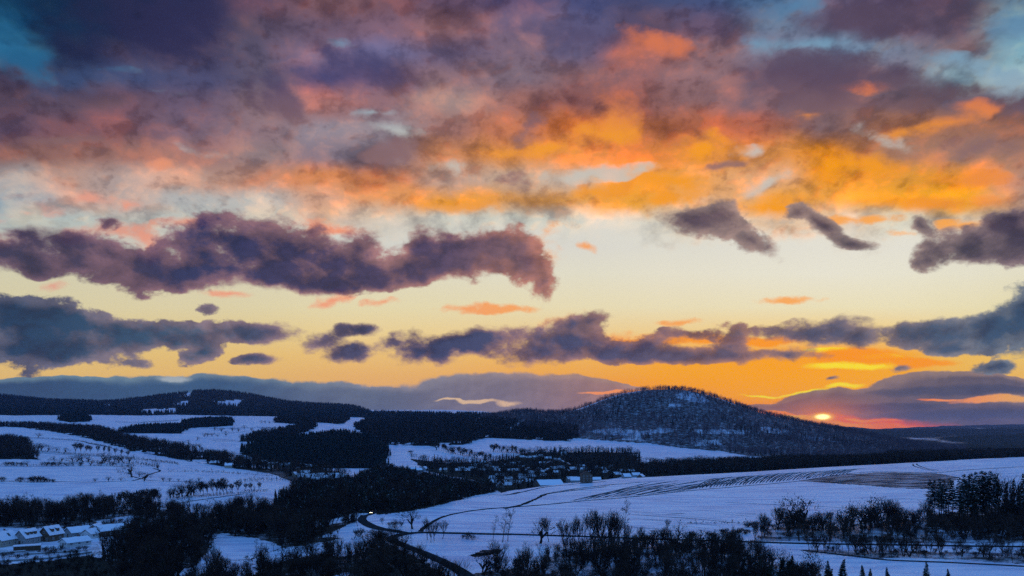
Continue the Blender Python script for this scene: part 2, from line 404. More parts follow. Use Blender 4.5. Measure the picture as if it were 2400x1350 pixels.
def link(name, me, parent=None):
    o = bpy.data.objects.new(name, me)
    COL.objects.link(o)
    if parent is not None:
        o.parent = parent
    return o


def mesh(name, v, f, mats=(), mi=None, smooth=False):
    me = bpy.data.meshes.new(name)
    v = np.asarray(v, dtype=np.float32)
    if isinstance(f, np.ndarray):
        n, k = f.shape
        me.vertices.add(len(v)); me.vertices.foreach_set('co', v.ravel())
        me.loops.add(n * k); me.loops.foreach_set('vertex_index', f.astype(np.int32).ravel())
        me.polygons.add(n)
        me.polygons.foreach_set('loop_start', np.arange(0, n * k, k, dtype=np.int32))
        me.update(calc_edges=True)
    else:
        me.from_pydata([tuple(p) for p in v], [], f)
        me.update()
    for m_ in mats:
        me.materials.append(m_)
    if mi is not None:
        me.polygons.foreach_set('material_index', np.asarray(mi, dtype=np.int32))
    if smooth:
        me.polygons.foreach_set('use_smooth', np.ones(len(me.polygons), dtype=bool))
    me.update()
    return me


def tag(o, label=None, cat=None, group=None, kind=None):
    if label: o['label'] = label
    if cat: o['category'] = cat
    if group: o['group'] = group
    if kind: o['kind'] = kind
    return o


def empty(name, loc, rz=0.0, sc=1.0):
    o = bpy.data.objects.new(name, None)
    o.empty_display_size = 0.5
    o.location = loc
    o.rotation_euler = (0, 0, rz)
    o.scale = (sc, sc, sc)
    COL.objects.link(o)
    return o


class G:
    """collects quads / triangles for one mesh"""
    def __init__(self): self.v = []; self.f = []; self.mi = []

    def face(self, pts, mi=0):
        b = len(self.v); self.v += [tuple(p) for p in pts]
        self.f.append(tuple(range(b, b + len(pts)))); self.mi.append(mi)

    def box(self, x0, x1, y0, y1, z0, z1, mi=0):
        b = len(self.v)
        self.v += [(x, y, z) for z in (z0, z1) for y in (y0, y1) for x in (x0, x1)]
        for q in ((0, 2, 3, 1), (4, 5, 7, 6), (0, 1, 5, 4), (2, 6, 7, 3), (0, 4, 6, 2), (1, 3, 7, 5)):
            self.f.append(tuple(b + i for i in q)); self.mi.append(mi)

    def prism(self, poly, axis_vec, mi=0):
        """poly: closed 3-D outline, pushed along axis_vec"""
        a = Vector(axis_vec); n = len(poly)
        b = len(self.v)
        self.v += [tuple(p) for p in poly] + [tuple(Vector(p) + a) for p in poly]
        self.f.append(tuple(b + i for i in range(n))[::-1]); self.mi.append(mi)
        self.f.append(tuple(b + n + i for i in range(n))); self.mi.append(mi)
        for i in range(n):
            j = (i + 1) % n
            self.f.append((b + i, b + j, b + n + j, b + n + i)); self.mi.append(mi)

    def tube(self, p, q, r0, r1, n=4, mi=0):
        p = Vector(p); q = Vector(q); d = (q - p).normalized()
        u = d.orthogonal().normalized(); w = d.cross(u)
        b = len(self.v)
        for c, r in ((p, r0), (q, r1)):
            for k in range(n):
                t = 2 * math.pi * k / n
                self.v.append(tuple(c + (u * math.cos(t) + w * math.sin(t)) * r))
        for k in range(n):
            j = (k + 1) % n
            self.f.append((b + k, b + j, b + n + j, b + n + k)); self.mi.append(mi)

    def me(self, name, mats=()):
        return mesh(name, self.v, self.f, mats, self.mi)

    def build(self, name, mats, parent=None):
        return link(name, self.me(name, mats), parent)


# ---------------------------------------------------------------- relief of the land
# per column: photograph column, then (distance, row seen there) knots
def zk(Y, z): return (Y, H0 - z * F / Y)


PROF = [
 (-500, [(5, 0), (250, 0), (340, 1348), (430, 1280), (600, 1205), (750, 1165), (900, 1130), (1150, 1095), (1500, 1062), (2000, 1025), (2600, 995), (3300, 975), (3800, 968), (4300, 964), (5000, 945), (6000, 915), (8000, 950), (16000, 995)]),
 (0, [(5, 0), (250, 0), (340, 1348), (430, 1280), (600, 1205), (750, 1165), (900, 1130), (1150, 1095), (1500, 1065), (2000, 1030), (2600, 998), (3300, 978), (3800, 972), (4300, 968), (5000, 950), (6000, 926), (8000, 955), (16000, 995)]),
 (100, [(5, 0), (250, 0), (340, 1348), (430, 1280), (600, 1205), (750, 1165), (900, 1130), (1150, 1095), (1500, 1065), (2000, 1030), (2600, 999), (3300, 978), (3800, 972), (4300, 968), (5000, 953), (6000, 938), (8000, 960), (16000, 995)]),
 (260, [(5, 0), (250, 0), (340, 1348), (430, 1280), (600, 1205), (750, 1165), (900, 1130), (1150, 1095), (1500, 1065), (2000, 1030), (2600, 1003), (3300, 980), (3800, 973), (4300, 970), (5000, 958), (6000, 943), (8000, 965), (16000, 995)]),
 (390, [(5, 0), (250, 0), (340, 1348), (430, 1282), (600, 1207), (750, 1167), (900, 1133), (1150, 1097), (1500, 1068), (2000, 1034), (2600, 1005), (3300, 984), (3800, 976), (4300, 971), (5000, 950), (6000, 924), (8000, 960), (16000, 998)]),
 (490, [(5, 0), (250, 0), (340, 1348), (430, 1283), (600, 1210), (750, 1168), (900, 1136), (1150, 1100), (1500, 1070), (2000, 1036), (2600, 1008), (3300, 987), (3800, 977), (4300, 971), (5000, 945), (6000, 914), (8000, 955), (16000, 998)]),
 (570, [(5, 0), (250, 0), (340, 1348), (430, 1284), (600, 1212), (750, 1169), (900, 1138), (1150, 1103), (1500, 1075), (1900, 1043), (2500, 1008), (3200, 988), (3700, 978), (4300, 972), (5000, 950), (6000, 921), (8000, 955), (16000, 998)]),
 (680, [(5, 0), (250, 0), (340, 1347), (430, 1280), (600, 1212), (750, 1175), (900, 1145), (1150, 1110), (1500, 1092), (1900, 1040), (2400, 1012), (3000, 990), (3600, 980), (4300, 973), (5000, 960), (6000, 945), (8000, 962), (16000, 998)]),
 (820, [(5, 0), (250, 0), (330, 1347), (430, 1270), (520, 1222), (620, 1198), (800, 1165), (1150, 1118), (1500, 1096), (1900, 1042), (2350, 1014), (2900, 995), (3500, 985), (4300, 976), (5000, 965), (6000, 952), (8000, 962), (16000, 998)]),
 (900, [(5, 0), (250, 0), (315, 1347), (430, 1262), (480, 1232), (530, 1207), (700, 1187), (1150, 1125), (1500, 1095), (1900, 1055), (2300, 1020), (2800, 1000), (3300, 988), (4300, 978), (5000, 972), (6000, 968), (8000, 961), (16000, 998)]),
 (1030, [(5, 0), (250, 0), (312, 1347), (430, 1263), (510, 1220), (600, 1180), (780, 1178), (1150, 1128), (1550, 1093), (1950, 1050), (2300, 1020), (2750, 998), (3200, 986), (4300, 978), (5000, 972), (6000, 968), (8000, 960), (16000, 998)]),
 (1150, [(5, 0), (250, 0), (310, 1347), (430, 1265), (540, 1210), (660, 1160), (850, 1165), (1150, 1128), (1600, 1092), (2000, 1045), (2300, 1022), (2700, 1000), (3200, 978), (4000, 985), (5000, 975), (6000, 970), (8000, 964), (16000, 998)]),
 (1220, [(5, 0), (250, 0), (310, 1347), (430, 1265), (560, 1204), (730, 1146), (900, 1156), (1180, 1125), (1600, 1090), (2000, 1045), (2300, 1023), (2700, 995), (3150, 963), (3900, 985), (5000, 985), (6000, 985), (8000, 985), (16000, 1000)]),
 (1310, [(5, 0), (250, 0), (310, 1347), (430, 1265), (580, 1199), (800, 1133), (950, 1145), (1200, 1122), (1600, 1087), (2000, 1046), (2250, 1030), (2600, 1002), (3000, 971), (3800, 990), (5000, 990), (6000, 990), (8000, 990), (16000, 1000)]),
 (1380, [(5, 0), (250, 0), (310, 1347), (430, 1265), (590, 1195), (830, 1127), (980, 1136), (1200, 1118), (1600, 1083), (1950, 1049), (2200, 1033), (2550, 988), (2900, 949), (3700, 990), (5000, 990), (6000, 990), (8000, 990), (16000, 1000)]),
 (1450, [(5, 0), (250, 0), (310, 1347), (430, 1265), (600, 1192), (850, 1122), (1000, 1130), (1200, 1115), (1600, 1080), (1900, 1053), (2150, 1037), (2500, 981), (2850, 919), (3700, 990), (5000, 990), (6000, 990), (8000, 990), (16000, 1000)]),
 (1530, [(5, 0), (250, 0), (310, 1347), (430, 1264), (610, 1189), (875, 1118), (1030, 1126), (1220, 1110), (1600, 1081), (1900, 1059), (2120, 1042), (2480, 980), (2850, 909), (3750, 990), (5000, 990), (6000, 990), (8000, 990), (16000, 1000)]),
 (1610, [(5, 0), (250, 0), (310, 1347), (430, 1263), (615, 1187), (900, 1114), (1050, 1121), (1250, 1105), (1600, 1083), (1880, 1065), (2100, 1048), (2450, 980), (2850, 911), (3800, 990), (5000, 990), (6000, 990), (8000, 990), (16000, 1000)]),
 (1690, [(5, 0), (250, 0), (310, 1346), (430, 1262), (618, 1186), (920, 1110), (1080, 1116), (1280, 1102), (1600, 1086), (1860, 1070), (2070, 1054), (2420, 992), (2820, 932), (3700, 992), (5000, 995), (6000, 995), (8000, 995), (16000, 1003)]),
 (1760, [(5, 0), (250, 0), (310, 1346), (430, 1262), (618, 1185), (940, 1106), (1100, 1111), (1300, 1100), (1600, 1087), (1850, 1074), (2050, 1060), (2400, 1006), (2800, 961), (3600, 996), (5000, 1000), (6000, 1000), (8000, 1000), (16000, 1004)]),
 (1900, [(5, 0), (250, 0), (310, 1346), (430, 1262), (620, 1182), (970, 1097), (1150, 1101), (1320, 1094), (1600, 1085), (1850, 1077), (2000, 1069), (2350, 1032), (2700, 995), (3500, 1010), (5000, 1015), (6000, 1015), (8000, 1012), (16000, 1008)]),
 (2050, [(5, 0), (250, 0), (310, 1345), (430, 1261), (620, 1180), (1000, 1088), (1200, 1090), (1350, 1087), (1600, 1079), (1850, 1072), (2000, 1066), (2300, 1044), (2600, 1024), (3400, 1036), (5000, 1034), (6000, 1032), (9000, 1022), (16000, 1014)]),
 (2200, [(5, 0), (250, 0), (310, 1345), (430, 1259), (630, 1174), (1050, 1081), (1250, 1083), (1400, 1081), (1600, 1077), (1800, 1073), (2000, 1068), (2250, 1060), (2550, 1055), (3400, 1048), (5000, 1040), (6000, 1034), (9000, 1022), (16000, 1013)]),
 (2400, [(5, 0), (250, 0), (310, 1345), (430, 1256), (640, 1165), (1100, 1071), (1350, 1075), (1450, 1074), (1600, 1072), (1800, 1069), (2000, 1066), (2200, 1062), (2500, 1056), (3400, 1046), (5000, 1038), (6000, 1032), (9000, 1021), (16000, 1012)]),
 (2900, [(5, 0), (250, 0), (310, 1343), (430, 1250), (640, 1155), (1150, 1060), (1350, 1064), (1450, 1064), (1600, 1064), (1800, 1063), (2000, 1060), (2200, 1058), (2500, 1054), (3400, 1044), (5000, 1035), (6000, 1028), (9000, 1018), (16000, 1012)]),
]
PX = np.array([p[0] for p in PROF], float)
KY = np.array([[k[0] for k in p[1]] for p in PROF], float)
KZ = np.array([[(H0 - k[1]) * k[0] / F for k in p[1]] for p in PROF], float)
KZ[:, 0] = -61.0
KZ[:, 1] = np.where(PX < 800, -61.0, -57.5)
KY = np.hstack([KY, np.full((len(PX), 1), 19000.0)])
KZ = np.hstack([KZ, np.full((len(PX), 1), -60.0)])


def fbm2(x, y, seed, octs=4):
    """cheap value noise, tiles of smooth random heights"""
    r = np.random.default_rng(seed)
    tot = np.zeros_like(x); amp = 1.0; s = 0.0
    for o in range(octs):
        tab = r.random((257, 257))
        xi = np.floor(x).astype(int); yi = np.floor(y).astype(int)
        fx = x - xi; fy = y - yi
        fx = fx * fx * (3 - 2 * fx); fy = fy * fy * (3 - 2 * fy)
        a = tab[xi % 256, yi % 256]; b = tab[(xi + 1) % 256, yi % 256]
        c = tab[xi % 256, (yi + 1) % 256]; d = tab[(xi + 1) % 256, (yi + 1) % 256]
        tot += amp * ((a * (1 - fx) + b * fx) * (1 - fy) + (c * (1 - fx) + d * fx) * fy - 0.5)
        s += amp; amp *= 0.5; x = x * 2.03 + 17.1; y = y * 2.03 + 9.7
    return tot / s


TPX = np.concatenate([np.linspace(-2600, -520, 40), np.arange(-500, 2905, 5.0), np.linspace(2925, 5000, 40)])
TY = np.concatenate([np.geomspace(5, 245, 26), np.geomspace(250, 1250, 250), np.geomspace(1258, 4200, 190), np.geomspace(4240, 18000, 70)])
_c = np.clip(TPX, -500, 2900)
_ky = np.array([np.interp(_c, PX, KY[:, k]) for k in range(KY.shape[1])]).T
_kz = np.array([np.interp(_c, PX, KZ[:, k]) for k in range(KY.shape[1])]).T


def smooth_cols(a, n):
    k = np.hanning(2 * n + 1); k /= k.sum()
    p = np.pad(a, ((n, n), (0, 0)), mode='edge')
    return np.stack([np.convolve(p[:, j], k, 'valid') for j in range(a.shape[1])], 1)


_kyl = smooth_cols(np.log(_ky), 12); _kz = smooth_cols(_kz, 12)
ZG = np.array([np.interp(np.log(TY), _kyl[i], _kz[i]) for i in range(len(TPX))])     # [col,row]
ZG = smooth_cols(ZG.T, 3).T
XG = (TPX[:, None] - 1200.0) / F * TY[None, :]
YG = np.broadcast_to(TY[None, :], XG.shape).copy()
_amp = np.interp(np.log(TY), np.log([5, 300, 1500, 2500, 6000, 19000]), [0.5, 0.9, 2.5, 7, 14, 30])[None, :]
ZG = ZG + fbm2(XG / 120.0 + 300, YG / 160.0 + 300, 3, 4) * _amp
# far ranges on the right, each its own fold of ground
for (cx, cy, sx, sy, h) in ((3600, 5200, 1100, 380, 62), (4600, 8200, 2600, 500, 84), (9000, 11500, 6000, 700, 105), (5600, 14500, 1400, 600, 110), (9500, 15800, 3000, 700, 135), (13500, 15800, 2500, 700, 150)):
    ZG += h * np.exp(-((XG - cx) / sx) ** 2 - ((YG - cy) / sy) ** 2)
NC, NR = ZG.shape
PYG = H0 - ZG * F / YG
LOGY = np.log(TY)


def ground(px, Y):
    """height of the land on column px at distance Y"""
    px = np.asarray(px, float); Y = np.asarray(Y, float)
    i = np.clip(np.searchsorted(TPX, px) - 1, 0, NC - 2); j = np.clip(np.searchsorted(TY, Y) - 1, 0, NR - 2)
    u = (px - TPX[i]) / (TPX[i + 1] - TPX[i]); w = (Y - TY[j]) / (TY[j + 1] - TY[j])
    u = np.clip(u, 0, 1); w = np.clip(w, 0, 1)
    return (ZG[i, j] * (1 - u) + ZG[i + 1, j] * u) * (1 - w) + (ZG[i, j + 1] * (1 - u) + ZG[i + 1, j + 1] * u) * w


def gz_xy(x, y):
    return float(ground(1200 + F * x / y, y))


def spot(px, py, ymin=240.0, ymax=20000.0):
    """the first piece of ground standing at that place: x, y, z"""
    ys = np.geomspace(ymin, ymax, 2600)
    rows = H0 - ground(np.full_like(ys, px), ys) * F / ys
    k = np.nonzero(rows <= py)[0]
    if len(k) == 0:
        k = [int(np.argmin(rows))]
    Y = ys[k[0]]
    return Vector(((px - 1200) / F * Y, Y, float(ground(px, Y))))


def inside(px, py, poly):
    p = np.asarray(poly, float); r = np.zeros(px.shape, bool)
    x0, y0 = p[-1]
    for x1, y1 in p:
        if y0 != y1:
            c = ((y1 > py) != (y0 > py)) & (px < (x0 - x1) * (py - y1) / (y0 - y1) + x1)
            r ^= c
        x0, y0 = x1, y1
    return r


# ---------------------------------------------------------------- what grows where: (kind, ymin, ymax, outline in the photograph)
WOODS = {
 'left_belt': ('bare', 420, 760, [(-200, 1190), (60, 1200), (120, 1205), (250, 1192), (330, 1184), (380, 1178), (400, 1200), (500, 1206), (600, 1192), (640, 1205), (610, 1245), (520, 1225), (400, 1226), (300, 1232), (120, 1238), (-200, 1240)]),
 'left_bottom': ('bare', 240, 640, [(235, 1310), (262, 1292), (330, 1266), (420, 1236), (520, 1226), (612, 1240), (640, 1215), (720, 1185), (850, 1196), (838, 1222), (760, 1255), (690, 1290), (600, 1262), (520, 1252), (480, 1300), (440, 1350), (360, 1480), (300, 1480), (280, 1360)]),
 'house_trees': ('bare', 420, 640, [(150, 1236), (250, 1234), (340, 1231), (430, 1238), (340, 1260), (285, 1266), (250, 1250), (150, 1247)]),
 'yard': ('none', 330, 480, [(-100, 1288), (90, 1284), (232, 1276), (250, 1296), (200, 1306), (100, 1314), (-100, 1322)]),
 'left_low': ('bare', 240, 420, [(-200, 1322), (0, 1322), (110, 1314), (200, 1304), (240, 1308), (290, 1360), (310, 1480), (-200, 1480)]),
 'thicket': ('bare', 240, 460, [(440, 1352), (480, 1318), (590, 1312), (640, 1290), (700, 1268), (770, 1258), (850, 1266), (930, 1285), (975, 1308), (1040, 1350), (1030, 1480), (400, 1480)]),
 'valley': ('mixed', 540, 1500, [(640, 1182), (690, 1142), (760, 1142), (830, 1130), (870, 1106), (900, 1098), (960, 1112), (1000, 1122), (1140, 1148), (1160, 1152), (1000, 1190), (900, 1207), (850, 1206), (840, 1200), (720, 1190)]),
 'knoll': ('fir', 1450, 2500, [(560, 1062), (600, 1040), (700, 1030), (800, 1018), (870, 1028), (905, 1060), (900, 1098), (760, 1112), (700, 1098), (640, 1090)]),
 'middle_wood': ('mixed', 1900, 4200, [(828, 1000), (860, 985), (1000, 980), (1150, 984), (1350, 1005), (1345, 1036), (1140, 1026), (1085, 1042), (1010, 1046), (900, 1042), (850, 1012)]),
 'hill': ('bare', 1900, 3600, [(1120, 985), (1160, 965), (1220, 955), (1340, 966), (1400, 945), (1450, 926), (1520, 912), (1610, 910), (1700, 940), (1760, 958), (1900, 990), (2050, 1020), (2260, 1056), (2200, 1082), (1900, 1090), (1790, 1078), (1690, 1058), (1600, 1050), (1520, 1040), (1430, 1034), (1330, 1026)]),
 'diagonal': ('mixed', 1000, 3600, [(-200, 994), (70, 997), (150, 1001), (235, 1006), (320, 1034), (385, 1044), (470, 1060), (560, 1081), (640, 1092), (625, 1102), (560, 1100), (440, 1080), (300, 1055), (210, 1028), (120, 1011), (40, 1001), (-200, 998)]),
 'left_copse': ('mixed', 1000, 2200, [(-200, 1030), (40, 1030), (66, 1045), (68, 1060), (95, 1078), (40, 1076), (-200, 1078)]),
 'ridge_wood': ('fir', 2300, 4200, [(275, 1012), (330, 1004), (420, 1000), (425, 992), (480, 985), (540, 985), (542, 998), (440, 1004), (405, 1022), (400, 1034), (340, 1030)]),
 'small_wood': ('fir', 2600, 4200, [(135, 984), (160, 974), (195, 974), (212, 988), (160, 990)]),
 'mid_wood': ('mixed', 2000, 3600, [(545, 1040), (600, 1020), (690, 1005), (700, 995), (640, 990), (650, 982), (820, 978), (800, 994), (740, 990), (735, 1004), (690, 1022), (640, 1036), (600, 1058), (560, 1060)]),
 'hillfoot': ('mixed', 1120, 1960, [(1480, 1100), (1600, 1092), (1760, 1086), (1850, 1080), (2000, 1082), (2230, 1070), (2240, 1084), (1900, 1099), (1700, 1112), (1500, 1122)]),
 'far_right': ('mixed', 1500, 2150, [(2080, 1068), (2250, 1064), (2600, 1058), (2700, 1072), (2420, 1070), (2250, 1078), (2080, 1082)]),
 'left_hills': ('fir', 3700, 6600, [(-500, 975), (-500, 915), (0, 926), (100, 938), (260, 943), (390, 924), (490, 914), (570, 921), (680, 945), (820, 952), (870, 968), (1000, 972), (1160, 974), (1160, 985), (900, 980), (820, 978), (640, 976), (400, 972), (330, 974), (200, 972), (0, 975)]),
 'right_belt': ('bare', 330, 640, [(1750, 1268), (1800, 1240), (1850, 1232), (1960, 1238), (2080, 1222), (2180, 1215), (2200, 1245), (2300, 1260), (2420, 1240), (2700, 1230), (2700, 1268), (2300, 1274), (2100, 1272), (1900, 1270)]),
 'right_firs': ('fir', 400, 640, [(2172, 1238), (2178, 1208), (2240, 1200), (2330, 1190), (2400, 1186), (2440, 1215), (2340, 1240), (2260, 1246)]),
 'right_tangle': ('bare', 330, 640, [(2230, 1262), (2260, 1248), (2350, 1238), (2420, 1225), (2700, 1215), (2700, 1262), (2380, 1270)]),
 'road_belt': ('bare', 300, 400, [(1880, 1288), (2000, 1290), (2200, 1292), (2420, 1296), (2700, 1300), (2700, 1330), (2400, 1322), (2150, 1308), (2050, 1312), (1980, 1306), (1900, 1298)]),
 'front_wood': ('bare', 235, 420, [(1270, 1314), (1310, 1296), (1420, 1289), (1500, 1281), (1620, 1275), (1740, 1294), (1830, 1335), (1920, 1352), (1900, 1480), (1380, 1480), (1240, 1400), (1260, 1345)]),
 'front_middle': ('bare', 235, 330, [(1040, 1352), (1130, 1340), (1220, 1330), (1290, 1345), (1300, 1480), (1040, 1480)]),
 'front_firs': ('fir', 235, 320, [(1700, 1358), (1800, 1348), (1960, 1372), (2000, 1480), (1700, 1480)]),
 'village_trees': ('mixed', 880, 2000, [(960, 1075), (1040, 1085), (1170, 1080), (1240, 1060), (1330, 1060), (1480, 1060), (1500, 1080), (1500, 1112), (1420, 1124), (1330, 1132), (1240, 1144), (1170, 1156), (1130, 1130), (1000, 1105)]),
 'hamlet_trees': ('mixed', 900, 1900, [(500, 1082), (590, 1088), (640, 1092), (740, 1098), (800, 1108), (820, 1130), (700, 1136), (640, 1112), (560, 1100)]),
}
pxg = np.broadcast_to(TPX[:, None], ZG.shape)
wob_x = fbm2(XG / 22.0 + 50, YG / 30.0 + 50, 21, 3) * 26.0
wob_y = fbm2(XG / 25.0 + 90, YG / 33.0 + 10, 22, 3) * np.clip(3000.0 / YG, 1.0, 12.0)
WOOD = np.zeros(ZG.shape, np.float32)
THIN = {'yard': 0.40, 'hill': 0.55, 'village_trees': 0.78, 'hamlet_trees': 0.6, 'road_belt': 0.5, 'thicket': 0.62, 'front_wood': 0.45, 'front_middle': 0.6, 'left_hills': 1.3, 'right_belt': 0.48, 'left_belt': 0.55, 'left_bottom': 0.6, 'right_tangle': 0.5, 'right_firs': 0.6}
for nm, (kd, y0, y1, poly) in WOODS.items():
    mk = inside(pxg + wob_x, PYG + wob_y, poly) & (YG > y0) & (YG < y1)
    WOOD = np.maximum(WOOD, mk * THIN.get(nm, 0.95))
# hillside clearings that hold snow
CLEAR_POLY = [
 (1900, 3600, [(1575, 925), (1610, 916), (1640, 925), (1665, 940), (1640, 944), (1600, 938)]), (1900, 3600, [(1560, 950), (1590, 946), (1605, 950), (1580, 955)]),
 (1900, 3600, [(1385, 1008), (1450, 1003), (1500, 1010), (1570, 1003), (1580, 1012), (1470, 1022), (1390, 1014)]), (1900, 3600, [(1620, 1008), (1700, 1006), (1760, 1010), (1740, 1018), (1640, 1016)]),
 (1900, 3600, [(1460, 1030), (1500, 1014), (1510, 1034)]), (1900, 3600, [(1290, 1008), (1340, 1004), (1335, 1014)]), (1900, 3600, [(1610, 1038), (1680, 1030), (1690, 1042), (1640, 1046)]),
 (1900, 3600, [(1880, 1020), (1960, 1030), (1960, 1036), (1880, 1030)]), (1900, 3600, [(1780, 1000), (1850, 1008), (1850, 1020), (1790, 1014)]),
 (3700, 6600, [(325, 959), (415, 956), (410, 969), (330, 971)]), (3700, 6600, [(500, 940), (570, 936), (560, 952), (505, 952)]), (3700, 6600, [(395, 948), (445, 938), (440, 952)]), (3700, 6600, [(238, 948), (262, 946), (258, 958)]),
 (3700, 6600, [(415, 928), (450, 918), (446, 930)]), (5500, 9500, [(870, 956), (990, 952), (1000, 960), (870, 962)]), (5500, 9500, [(1010, 960), (1160, 962), (1160, 966), (1010, 965)]),
 (1900, 4200, [(1092, 1030), (1140, 1026), (1150, 1034), (1100, 1040)]),
]
for y0, y1, poly in CLEAR_POLY:
    mk = inside(pxg + wob_x * 0.5, PYG + wob_y * 0.4, poly) & (YG > y0) & (YG < y1)
    WOOD[mk] *= 0.15 if YG[mk].mean() > 3700 else 0.66
GAPN = fbm2(XG / 34.0 + 120, YG / 60.0 + 120, 91, 3)
for nm in ('left_belt', 'left_bottom', 'valley', 'diagonal', 'thicket', 'middle_wood', 'mid_wood', 'left_copse'):
    kd, y0, y1, poly = WOODS[nm]
    mk = inside(pxg, PYG, poly) & (YG > y0) & (YG < y1) & (GAPN > 0.13)
    WOOD[mk] *= 0.2
FARW = np.clip((YG - 6500) / 1500, 0, 1)
WOOD = np.maximum(WOOD, (FARW * (0.95 + 1.1 * fbm2(XG / 900.0 + 9, YG / 1500.0 + 9, 5, 3)) * (1 - np.clip((pxg - 830) / 40, 0, 1) * np.clip((1180 - pxg) / 40, 0, 1) * ((YG < 9500) & (YG > 7000)) * 0.7)).astype(np.float32))
# turned soil showing through the snow
SOIL = np.zeros(ZG.shape, np.float32)
SOIL_POLY = [(500, 1400, 0.14, [(-100, 1096), (300, 1096), (360, 1112), (300, 1126), (-100, 1127)]), (1000, 2600, 0.14, [(-100, 1066), (110, 1064), (330, 1084), (300, 1092), (-100, 1092)]), (1400, 3600, 0.12, [(400, 1030), (470, 1046), (600, 1040), (640, 1014), (560, 1018)]), (500, 1000, 0.13, [(1250, 1175), (1500, 1160), (1650, 1146), (1700, 1160), (1600, 1190), (1400, 1200)]),
             (500, 1200, 0.66, [(1865, 1128), (1960, 1114), (2060, 1106), (2190, 1108), (2250, 1118), (2215, 1148), (2100, 1144), (2000, 1136)]), (500, 1200, 0.34, [(2172, 1108), (2300, 1098), (2400, 1090), (2400, 1098), (2280, 1112), (2174, 1122)]),
             (2000, 3400, 0.45, [(490, 1031), (530, 1027), (562, 1034), (520, 1041)]), (2000, 3600, 0.5, [(745, 1010), (795, 1004), (790, 1010), (750, 1018)]),
             (300, 480, 0.8, [(1098, 1302), (1130, 1288), (1180, 1286), (1172, 1296), (1110, 1308)])]
for y0, y1, a, poly in SOIL_POLY:
    mk = inside(pxg + wob_x * 0.4, PYG + wob_y * 0.3, poly) & (YG > y0) & (YG < y1)
    SOIL = np.maximum(SOIL, mk * a)
_fr = np.clip((YG - 2500) / 500, 0, 1) * np.clip((pxg - 1960) / 60, 0, 1)
WOOD = np.maximum(WOOD, (_fr * (0.85 + 1.5 * fbm2(XG / 260.0 + 70, YG / 700.0 + 70, 55, 3))).astype(np.float32))
WOOD_RAW = WOOD.copy()
WOOD = smooth_cols(smooth_cols(WOOD, 1).T, 1).T

# ---------------------------------------------------------------- materials of the land
def new_mat(name):
    m_ = bpy.data.materials.new(name)
    m_.use_nodes = True
    m_.node_tree.nodes.clear()
    t = NT(m_.node_tree)
    return m_, t


def finish(t, col, rough=0.8, spec=0.2, normal=None, extra=None):
    b = t.node('ShaderNodeBsdfPrincipled')
    t.put(b.inputs['Base Color'], col)
    t.put(b.inputs['Roughness'], rough)
    t.put(b.inputs['Specular IOR Level'], spec)
    if normal is not None:
        t.put(b.inputs['Normal'], normal)
    if extra:
        for k, v in extra.items():
            t.put(b.inputs[k], v)
    o = t.node('ShaderNodeOutputMaterial')
    t.l.new(b.outputs[0], o.inputs[0])
    return b


def bump(t, h, strength=0.5, dist=0.2):
    n = t.node('ShaderNodeBump')
    n.inputs['Strength'].default_value = strength
    n.inputs['Distance'].default_value = dist
    t.put(n.inputs['Height'], h)
    return n.outputs[0]


M_LAND, t = new_mat('land')
pos = t.node('ShaderNodeNewGeometry').outputs['Position']
aw = t.node('ShaderNodeAttribute', attribute_name='wood').outputs['Fac']
as_ = t.node('ShaderNodeAttribute', attribute_name='soil').outputs['Fac']
n1 = t.noise(pos, 0.09, 5, 0.6); n2 = t.noise(pos, 0.9, 5, 0.65); n3 = t.noise(pos, 0.012, 4, 0.5)
grain = t.noise(t.vm('MULTIPLY', pos, (1.0, 0.35, 1.0)), 0.35, 6, 0.7)
snow = t.mix(t.smooth(n3, 0.35, 0.65), (0.76, 0.80, 0.88, 1), (0.83, 0.85, 0.90, 1))
drift = t.noise(t.vm('MULTIPLY', pos, (0.022, 0.10, 0.05)), 1.0, 7, 0.62)
snow = t.mix(t.smooth(drift, 0.40, 0.66), snow, t.mix(1.0, snow, (0.60, 0.66, 0.78, 1), 'MULTIPLY'))
thin = t.m('MULTIPLY', t.smooth(grain, 0.56, 0.72), t.smooth(drift, 0.45, 0.62))
snow = t.mix(t.m('MULTIPLY', thin, 0.6), snow, (0.24, 0.22, 0.18, 1))
litter = t.mix(t.smooth(n2, 0.35, 0.7), (0.030, 0.024, 0.018, 1), (0.075, 0.06, 0.045, 1))
wet = t.m('ADD', aw, t.m('MULTIPLY', t.m('SUBTRACT', n1, 0.5), 0.7))
wet = t.m('ADD', wet, t.m('MULTIPLY', t.m('SUBTRACT', n2, 0.5), 0.55))
c = t.mix(t.smooth(wet, 0.30, 0.62), snow, litter)
soil = t.mix(t.smooth(n2, 0.35, 0.7), (0.010, 0.009, 0.008, 1), (0.030, 0.024, 0.020, 1))
rows = t.noise(t.vm('MULTIPLY', pos, (0.04, 0.5, 0.5)), 1.0, 4, 0.6)
ex = t.m('ADD', as_, t.m('MULTIPLY', t.m('SUBTRACT', rows, 0.5), 1.5))
c = t.mix(t.smooth(ex, 0.42, 0.72), c, soil)
hgt = t.m('ADD', t.m('MULTIPLY', n1, 0.8), t.m('MULTIPLY', n2, 0.25))
sp = t.m('MULTIPLY', t.smooth(wet, 0.30, 0.62, 0.035, 0.0), t.smooth(ex, 0.42, 0.72, 1.0, 0.0))
finish(t, c, 0.38, sp, bump(t, hgt, 0.6, 0.6))

# ---------------------------------------------------------------- the land itself: one sheet to the horizon
vv = np.stack([XG, YG, ZG], -1).reshape(-1, 3)
ii = (np.arange(NC - 1)[:, None] * NR + np.arange(NR - 1)[None, :]).ravel()
ff = np.stack([ii, ii + NR, ii + NR + 1, ii + 1], 1)
